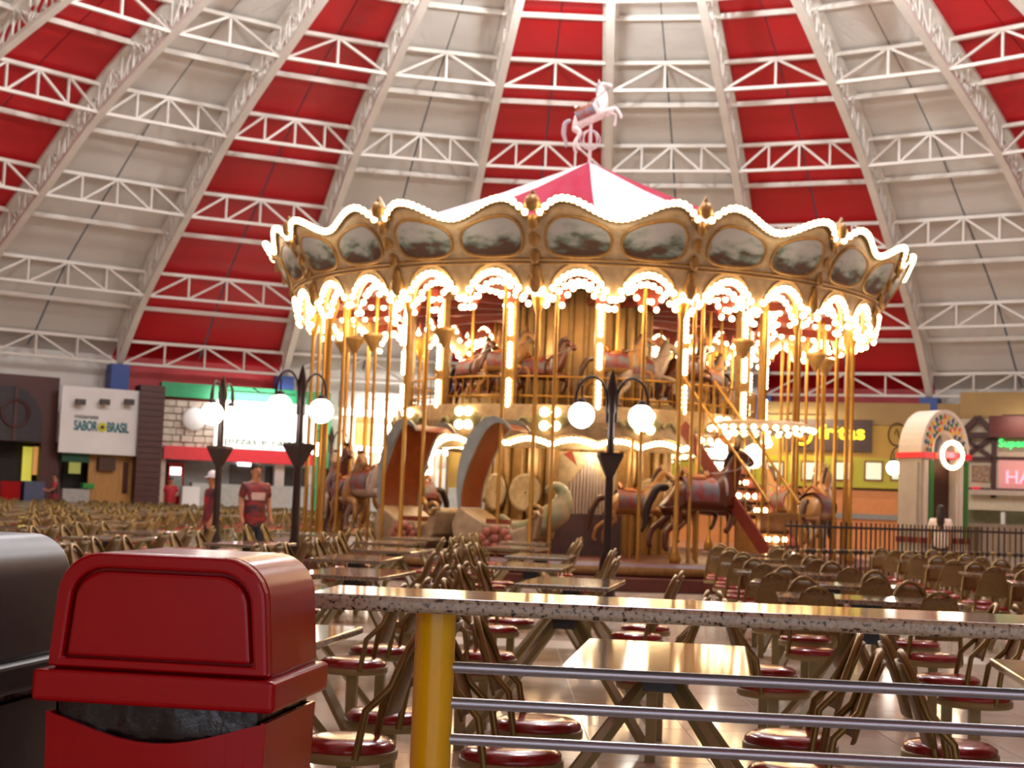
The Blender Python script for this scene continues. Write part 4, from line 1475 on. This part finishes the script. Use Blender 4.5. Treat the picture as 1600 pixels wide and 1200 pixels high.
# ------------------------------------------------------------------ people
def person(x, y, rz, label, shirt, pants, hair, height=1.75, arm_l=None, arm_r=None, cap=None, long_hair=False, trim=None, z=0.0):
    k = height / 1.75
    t = tag(empty('person', (x, y, z), rz), label, 'person')
    t.scale = (k, k, k)
    al = arm_l or [(0.24, 0.02, 1.16), (0.25, -0.06, 0.92), (0.25, -0.1, 0.82)]
    ar = arm_r or [(-0.24, 0.02, 1.16), (-0.25, -0.06, 0.92), (-0.25, -0.1, 0.82)]
    J = [(0, 0, 0.95, (0.15, 0.11)), (0, 0, 1.15, (0.135, 0.1)), (0, 0, 1.36, (0.16, 0.11)), (0, 0.01, 1.47, (0.065, 0.065)), (0, -0.01, 1.56, (0.07, 0.085)), (0, -0.01, 1.66, (0.075, 0.095)), (0, 0, 1.73, (0.045, 0.06))]
    E_ = [(i, i + 1) for i in range(6)]

    def chain(p, pts, rs):
        for q, r in zip(pts, rs):
            J.append((*q, r))
            E_.append((p, len(J) - 1))
            p = len(J) - 1
        return p
    for s, arm in ((1, al), (-1, ar)):
        p = chain(2, [(s * 0.19, 0, 1.40)] + arm, [0.06, 0.042, 0.033, 0.036])
        hx, hy, hz = arm[-1]
        ex, ey, ez = arm[-2]
        d = Vector((hx - ex, hy - ey, hz - ez)).normalized()
        base = Vector((hx, hy, hz))
        sidev = d.cross(Vector((1, 0, 0.2))).normalized()
        for f in range(4):
            off = sidev * (0.027 - 0.018 * f)
            ln = (0.06, 0.075, 0.07, 0.055)[f]
            chain(p, [tuple(base + off + d * 0.035), tuple(base + off + d * (0.035 + ln)), ], [0.011, 0.009])
        chain(p, [tuple(base + sidev * 0.045 + d * 0.01), tuple(base + sidev * 0.06 + d * 0.045)], [0.013, 0.01])
        chain(0, [(s * 0.09, 0, 0.86), (s * 0.1, -0.02, 0.48), (s * 0.1, 0.03, 0.1), (s * 0.1, 0.02, 0.05), (s * 0.11, -0.14, 0.035)], [0.095, 0.06, 0.042, 0.045, 0.035])
    skin('body', J, E_, M_SKIN, t, sub=1)
    sj = [(0, 0, 0.74, (0.215, 0.175)), (0, 0, 0.92, (0.215, 0.17)), (0, 0, 1.15, (0.185, 0.145)), (0, 0, 1.36, (0.175, 0.125)), (0, 0.01, 1.45, (0.085, 0.08))]
    se = [(0, 1), (1, 2), (2, 3), (3, 4)]
    for s, arm in ((1, al), (-1, ar)):
        sj += [(s * 0.195, 0, 1.40, 0.078), (*(Vector((s * 0.195, 0, 1.4)).lerp(Vector(arm[0]), 0.85)), 0.066)]
        se += [(3, len(sj) - 2), (len(sj) - 2, len(sj) - 1)]
    skin('shirt', sj, se, shirt, t, sub=1)
    if trim:
        MB().lathe([(0.182, 1.18), (0.188, 1.24), (0.185, 1.30)], 20).build('shirt_stripe', trim, t).scale = (1, 0.74, 1)
    pj = [(0, 0, 1.02, (0.17, 0.13)), (0, 0, 0.88, (0.185, 0.15))]
    pe = [(0, 1)]
    for s in (1, -1):
        n0 = len(pj)
        pj += [(s * 0.09, 0, 0.8, 0.1), (s * 0.1, -0.02, 0.48, 0.072), (s * 0.1, 0.03, 0.12, 0.06)]
        pe += [(1, n0), (n0, n0 + 1), (n0 + 1, n0 + 2)]
    skin('trousers', pj, pe, pants, t, sub=1)
    hb = MB()
    hb.smooth = True
    if cap:
        hb.lathe([(0.1, 0.0), (0.102, 0.05), (0.085, 0.1), (0.04, 0.13), (0.002, 0.135)], 16, (0, 0.0, 1.65))
        hb.sphere((0, -0.1, 1.66), 0.08, 12, 6, (0.9, 0.9, 0.12))
        hb.build('cap', cap, t)
        hb = MB()
        hb.smooth = True
    hb.lathe([(0.084, 0.02), (0.086, 0.04), (0.08, 0.07), (0.05, 0.1), (0.002, 0.11)], 16, (0, 0.012, 1.665))
    hb.sphere((0, 0.05, 1.655), 0.07, 12, 8, (0.95, 0.75, 1.25))
    if long_hair:
        hb.tube([(0, 0.07, 1.7), (0, 0.1, 1.55), (0, 0.11, 1.38), (0, 0.1, 1.2)], [0.08, 0.095, 0.09, 0.04], 10)
    hb.build('hair', hair, t)
    fc = MB()
    for s in (-1, 1):
        fc.sphere((s * 0.032, -0.092, 1.635), 0.012, 8, 5)
    fc.tube([(-0.025, -0.095, 1.565), (0, -0.1, 1.562), (0.025, -0.095, 1.565)], 0.006, 5)
    fc.build('eyes_and_mouth', M_HAIR, t)
    ns = MB()
    ns.tube([(0, -0.095, 1.64), (0, -0.115, 1.6), (0, -0.098, 1.59)], [0.01, 0.016, 0.012], 6)
    for s in (-1, 1):
        ns.sphere((s * 0.083, 0, 1.62), 0.025, 8, 6, (0.4, 0.8, 1.3))
    ns.build('nose_and_ears', M_SKIN, t)
    return t


M_JERSEY = mat('red_black_jersey', '#8e1c1c', 0.6, hex2='#2a1a22', scale=5, stretch=(1, 1, 3))
M_NAVY = mat('navy_cloth', '#1c1a2a', 0.7)
M_REDS = mat('red_cloth', '#b3202a', 0.65)
M_VEST = mat('dark_vest', '#2b2230', 0.65, hex2='#8a2a30', scale=3)
M_WCAP = mat('white_cap', '#dcdde4', 0.6)
person(-4.02, 24.2, R_(35), 'person in red and dark striped jersey standing among the far tables', M_JERSEY, M_NAVY, M_HAIR, 1.76, trim=mat('pale_stripe', '#b9a29a', 0.6))
person(-4.98, 25.6, R_(-60), 'person in white cap and dark vest beside the lamp post', M_VEST, M_NAVY, M_HAIR, 1.62, cap=M_WCAP, trim=M_REDS)
pp = at(268, 745, 56.5)
person(pp.x, 56.5, R_(20), 'worker in red shirt at the pizza shop fridge', M_REDS, M_NAVY, M_HAIR, 1.74, arm_l=[(0.25, -0.06, 1.18), (0.2, -0.26, 1.1), (0.16, -0.32, 1.1)])
pp = at(87, 740, 53.0)
person(pp.x, 53.0, R_(-70), 'person in black and red clothes at the dark timber restaurant', mat('black_red_shirt', '#1a1416', 0.6, hex2='#c02830', scale=4), M_NAVY, M_HAIR, 1.7, arm_l=[(0.25, -0.06, 1.18), (0.2, -0.26, 1.12), (0.16, -0.34, 1.16)])
pp = at(1470, 790, 31.6)
person(pp.x, 31.6, R_(165), 'long-haired person in white top at the arched kiosk', mat('white_top', '#d8cfc9', 0.6), M_NAVY, M_HAIR, 1.58, long_hair=True)

# ------------------------------------------------------------------ food court seating: table joined to four seats
def seat_meshes(nseg):
    cush = MB().lathe([(0.002, 0.445), (0.10, 0.447), (0.155, 0.44), (0.178, 0.425), (0.18, 0.405), (0.17, 0.398), (0.002, 0.398)], nseg)
    trim = MB().lathe([(0.178, 0.37), (0.186, 0.375), (0.186, 0.405), (0.178, 0.408), (0.15, 0.372), (0.178, 0.37)], nseg)
    # backrest: bent tube hoop leaning outward (+x is outward)
    pts = []
    for i in range(17):
        a = PI * i / 16
        wy = 0.165 * cos(a)
        h = sin(a) ** 0.6
        z = 0.39 + 0.45 * h
        x = 0.13 + 0.13 * h ** 1.6 - 0.06 * (abs(wy) / 0.165) * (h < 0.5)
        taper = 1.0 - 0.16 * h
        pts.append((x, wy * taper / max(0.3, 1.0), z))
    hoop = MB().tube(pts, 0.0145, 7 if nseg > 14 else 5)
    pan = MB()
    vs, fs = [], []
    nz, ny = 5, 6
    for side in (0, 1):
        for i in range(nz + 1):
            zz = 0.54 + 0.27 * i / nz
            hw = 0.135 * (1 - 0.25 * (i / nz) ** 2.5)
            hh = (zz - 0.39) / 0.45
            x = 0.13 + 0.13 * hh ** 1.6
            for k in range(ny + 1):
                y = -hw + 2 * hw * k / ny
                vs.append((x + 0.022 * (1 - (y / 0.14) ** 2) + 0.012 * side, y, zz))
    nn = (nz + 1) * (ny + 1)
    for side in (0, 1):
        for i in range(nz):
            for k in range(ny):
                q = side * nn + i * (ny + 1) + k
                fs.append((q, q + 1, q + ny + 2, q + ny + 1))
    rim = [i for i in range(ny + 1)] + [i * (ny + 1) + ny for i in range(1, nz + 1)] + [nz * (ny + 1) + k for k in range(ny - 1, -1, -1)] + [i * (ny + 1) for i in range(nz - 1, 0, -1)]
    for i in range(len(rim)):
        a, b = rim[i], rim[(i + 1) % len(rim)]
        fs.append((a, b, b + nn, a + nn))
    pan.smooth = True
    pan.add(vs, fs)
    post = MB().box(-0.027, 0.027, -0.027, 0.027, 0.0, 0.375)
    post.box(-0.07, 0.07, -0.07, 0.07, 0.37, 0.38)
    return cush, trim, hoop, pan, post


SEATS = [(0.5, 0.375, 0), (0.5, -0.375, 0), (-0.5, 0.375, PI), (-0.5, -0.375, PI)]


def make_set():
    t = empty('dining_set')
    tb = MB().box(-0.325, 0.325, -0.6, 0.6, 0.722, 0.752).build('table_top', M_TOP, t)
    bevel(tb, 0.008, 2)
    MB().box(-0.06, 0.06, -0.1, 0.1, 0.63, 0.722).build('hub', M_BLACKP, t)
    cush, trim, hoop, pan, post = seat_meshes(22)
    cm, tm_, hm, pm, om = cush.mesh('seat', M_SEAT), trim.mesh('seat_trim', M_FRAME), hoop.mesh('backrest_hoop', M_GOLD), pan.mesh('backrest_panel', M_BACK), post.mesh('seat_post', M_FRAME)
    for x, y, r in SEATS:
        link('seat_post', om, t, (x, y, 0), r)
        s = link('seat', cm, t, (x, y, 0), r)
        link('seat_trim', tm_, s)
        h = link('backrest', hm, t, (x, y, 0), r)
        link('backrest_panel', pm, h)
        MB().beam((0.03 * (1 if x > 0 else -1), y * 0.12, 0.69), (x * 0.97, y * 0.97, 0.05), 0.055, 0.03).build('brace', M_FRAME, t)
    return t


def make_far_set():
    t = empty('dining_set')
    MB().box(-0.325, 0.325, -0.6, 0.6, 0.722, 0.752).build('table_top', M_TOP, t)
    fr = MB().box(-0.05, 0.05, -0.08, 0.08, 0.63, 0.722)
    for x, y, r in SEATS:
        fr.beam((0, 0, 0.68), (x, y, 0.05), 0.05, 0.03)
    fr.build('brace_frame', M_FRAME, t)
    cush, trim, hoop, pan, post = seat_meshes(12)
    ch = MB()
    for part, mi in ((cush, 0), (trim, 1), (hoop, 2), (pan, 3), (post, 1)):
        ch.cur = mi
        ch.smooth = True
        ch.add(part.v, part.f)
    cm = ch.mesh('fixed_chair', [M_SEAT, M_FRAME, M_GOLD, M_BACK])
    for x, y, r in SEATS:
        link('fixed_chair', cm, t, (x, y, 0), r)
    return t


near_p, far_p = make_set(), make_far_set()
snapshot(near_p)
snapshot(far_p)
used = {'n': False, 'f': False}
GR = 'table sets with fixed seats filling the food court'
NEAR_LABELS = {}


def put_set(x, y, yaw, label):
    near = y < 17
    proto, key = (near_p, 'n') if near else (far_p, 'f')
    if not used[key]:
        used[key] = True
        t = proto
    else:
        t = copy_tree(proto)
    t.location = (x, y, 0)
    t.rotation_euler = (0, 0, yaw)
    tag(t, label, 'table set')
    t['group'] = GR
    return t


spots = []
dirx = Vector((cos(R_(8)), -sin(R_(8)), 0))
ROW = 2.62
for r in range(0, 21):
    base = Vector((0.595 - 0.02 * r * ROW, 5.71 + r * ROW, 0)) + (dirx * (0.0 if r % 2 == 0 else -0.2))
    for c in range(-14, 12):
        p = base + dirx * (1.6 * c)
        if p.y < 4.9 or abs(p.x) > p.y * 0.36 + 0.9:
            continue
        dc_ = math.hypot(p.x - CX, p.y - CY)
        if dc_ < 8.6:
            continue
        if p.y < 30 and p.x > 1.45 and p.y > 8.8:
            continue            # block on the right is turned the other way
        if p.y >= 24 and p.x > 1:
            continue
        if math.hypot(p.x - DX, p.y - DY) > 31.0 - (1.5 if p.x < 0 else 3):
            continue
        if any(math.hypot(p.x - q[0], p.y - q[1]) < 0.95 for q in ((1.265, 19.0), (-2.78, 20.0), (-4.3, 22.5), (-4.42, 37.5), (-4.02, 24.2), (-4.98, 25.6), (at(87, 740, 53.0).x, 53.0), (at(268, 745, 56.5).x, 56.5))):
            continue
        spots.append((p.x, p.y, -R_(8) + R_(random.uniform(-2.5, 2.5)), r))
for r in range(7):
    for c in range(6):
        x, y = 2.45 + 2.5 * c + 0.15 * r, 10.3 + 1.95 * r - 0.25 * c
        if math.hypot(x - CX, y - CY) < 8.9 or x > y * 0.36 + 0.9:
            continue
        spots.append((x, y, R_(80 + random.uniform(-4, 4)), 100 + r))


ORD = ['first', 'second', 'third', 'fourth', 'fifth', 'sixth', 'seventh', 'eighth', 'ninth', 'tenth', 'eleventh', 'twelfth', 'thirteenth', 'fourteenth']
byrow = {}
for sp_ in spots:
    byrow.setdefault(sp_[3], []).append(sp_)
for r, row in byrow.items():
    row.sort(key=lambda q: -q[0])
    for i, (x, y, yaw, _) in enumerate(row):
        if r == 0:
            if x < -1.6:
                lb = 'table set with red round seats mostly hidden behind the red litter bin'
            elif x < -0.3:
                lb = 'table set with red round seats between the red bin and the yellow post'
            elif x < 1.4:
                lb = 'table set with shining top right behind the grey rails and yellow post'
            else:
                lb = 'table set with red round seats behind the far end of the grey rails'
        elif r >= 100:
            lb = 'turned table set, %s row from the iron fence, %s from the carousel steps' % (ORD[max(byrow) - r], ORD[len(row) - 1 - i])
        elif y < 26:
            lb = 'gold-framed table set, %s row behind the granite counter, %s from its carousel end' % (ORD[r], ORD[i])
        else:
            q = x / y
            lb = 'small far-off table set in the field ' + ('before the dark timber restaurant' if q < -0.27 else 'before the white sign board and slatted pillar' if q < -0.225 else 'before the pizza shop counter' if q < -0.12 else 'beyond the carousel near the snack shop')
        put_set(x, y, yaw, lb)

# ------------------------------------------------------------------ granite counter with yellow post and rails
cn = tag(empty('granite_counter', (0.9, 4.15, 0), -R_(5)), 'speckled granite counter on a yellow post with three grey rails', 'counter')
cl_ = at(490, 930, 4.03)
# local frame: x along the counter
Lx = -1.42
bevel(MB().box(Lx, 2.6, -0.2, 0.22, 0.998, 1.04).build('granite_top', M_GRANITE, cn), 0.012, 3)
px_ = -1.09
for x in (px_, 2.3):
    MB().lathe([(0.056, 0.0), (0.056, 0.998)], 28, (x, 0.0, 0)).lathe([(0.11, 0), (0.11, 0.012), (0.056, 0.012)], 24, (x, 0, 0)).build('yellow_post', M_YEL, cn)
for z in (0.84, 0.742, 0.644, 0.546, 0.448):
    MB().tube([(px_ + 0.05, 0.0, z), (2.26, 0.0, z)], 0.0155, 14).build('rail', M_RAIL, cn)

# ------------------------------------------------------------------ bins
def bin_(x, y, rz, m, label, bag=True, hgt=1.0):
    t = tag(empty('hooded_litter_bin', (x, y, 0), rz), label, 'litter bin')
    W, D = 0.265, 0.215
    # tapered body
    b = MB()
    w0, d0, w1, d1 = W * 0.86, D * 0.86, W - 0.012, D - 0.012
    vs = [(sx * w_, sy * d_, z) for (w_, d_, z) in ((w0, d0, 0), (w1, d1, 0.80)) for sx, sy in ((-1, -1), (1, -1), (1, 1), (-1, 1))]
    # front lip of the body dips so that the bag shows
    n = 12
    front = []
    vs2, fs2 = [], []
    for i in range(n + 1):
        f = i / n
        dip = 0.055 * sin(PI * f) ** 1.2
        vs2 += [(-w0 + 2 * w0 * f, -d0, 0), (-w1 + 2 * w1 * f, -d1 - 0.012 * sin(PI * f), 0.80 - dip)]
    for i in range(n):
        fs2.append((2 * i, 2 * i + 2, 2 * i + 3, 2 * i + 1))
    b.add(vs2, fs2)
    b.add(vs, [(1, 2, 6, 5), (2, 3, 7, 6), (3, 0, 4, 7), (3, 2, 1, 0)])
    ob = b.build('body', m, t)
    sd = ob.modifiers.new('thick', 'SOLIDIFY')
    sd.thickness = 0.012
    if bag:
        g = MB()
        g.smooth = True
        vs, fs = [], []
        per = []
        for i in range(24):
            per.append((-w1 + 2 * w1 * i / 24, -d1))
        for i in range(18):
            per.append((w1, -d1 + 2 * d1 * i / 18))
        for i in range(24):
            per.append((w1 - 2 * w1 * i / 24, d1))
        for i in range(18):
            per.append((-w1, d1 - 2 * d1 * i / 18))
        K = len(per)
        for j in range(5):
            for i, (x_, y_) in enumerate(per):
                wob = random.uniform(-0.006, 0.006)
                off = (-0.004, 0.006, 0.004, -0.002, -0.02)[j]
                l = math.hypot(x_, y_)
                zz = 0.72 + 0.03 * j + random.uniform(-0.004, 0.004)
                if y_ <= -d1 + 1e-6 and abs(x_) < w1 * 0.97:
                    vs.append((x_ * 0.96, y_ + 0.012 - 0.010 * sin(PI * (x_ + w1) / (2 * w1)) + wob * 0.6 + (0.02 if j == 0 else 0), zz))
                else:
                    vs.append((x_ * 0.93 + wob * 0.3, y_ * 0.93 + wob * 0.3, zz))
        for j in range(4):
            for i in range(K):
                fs.append((j * K + i, j * K + (i + 1) % K, (j + 1) * K + (i + 1) % K, (j + 1) * K + i))
        g.add(vs, fs)
        g.build('bin_bag', M_BAG, t)
    # rim skirt
    r_ = MB()
    r_.box(-W - 0.012, W + 0.012, -D - 0.02, D + 0.012, 0.825, 0.895)
    o = r_.build('lid_skirt', m, t)
    bevel(o, 0.012, 3)
    # hood with rounded shoulders
    w, top, rad = W - 0.012, 1.155 * hgt, 0.1
    poly = [(-w, 0.89), (w, 0.89)]
    for i in range(17):
        a = PI / 2 * i / 16
        poly.append((w - 0.012 - rad + rad * cos(a), top - rad + rad * sin(a)))
    for i in range(17):
        a = PI / 2 + PI / 2 * i / 16
        poly.append((-w + 0.012 + rad + rad * cos(a), top - rad + rad * sin(a)))
    hd = MB().prism(poly, -D + 0.03, D - 0.005)
    ho = hd.build('hood', m, t)
    bevel(ho, 0.014, 3)
    for p in ho.data.polygons:
        p.use_smooth = len(p.vertices) == 4
    ho.data.set_sharp_from_angle(angle=R_(40))
    # raised frame round the recessed flap
    def inset(k, rr):
        ww, tt, bb = w - k, top - k, 0.9 + k * 0.6
        q = [(-ww, bb), (ww, bb)]
        for i in range(7):
            a = PI / 2 * i / 6
            q.append((ww - 0.012 - rr + rr * cos(a), tt - rr + rr * sin(a)))
        for i in range(7):
            a = PI / 2 + PI / 2 * i / 6
            q.append((-ww + 0.012 + rr + rr * cos(a), tt - rr + rr * sin(a)))
        return q
    qo, qi = inset(0.0, 0.1), inset(0.034, 0.075)
    fm = MB()
    nq = len(qo)
    ya, yb = -D + 0.002, -D + 0.032
    vs = [(x_, ya, z_) for x_, z_ in qo] + [(x_, ya, z_) for x_, z_ in qi] + [(x_, yb, z_) for x_, z_ in qo] + [(x_, yb, z_) for x_, z_ in qi]
    fs = []
    for i in range(nq):
        j = (i + 1) % nq
        fs += [(i, j, nq + j, nq + i), (nq + i, nq + j, 3 * nq + j, 3 * nq + i), (i, 2 * nq + i, 2 * nq + j, j)]
    fm.add(vs, fs)
    bevel(fm.build('hood_frame', m, t), 0.008, 2)
    qf = inset(0.041, 0.071)
    fo = MB().prism(qf, -D + 0.008, -D + 0.031).build('swing_flap', m, t)
    bevel(fo, 0.008, 2)
    return t


bin_(-0.728, 3.575, -R_(8), M_RED, 'red plastic litter bin with arched hood and black bag showing')
bin_(-1.35, 3.64, -R_(8), M_BLACKP, 'charcoal litter bin standing beside the red bin', hgt=1.02)
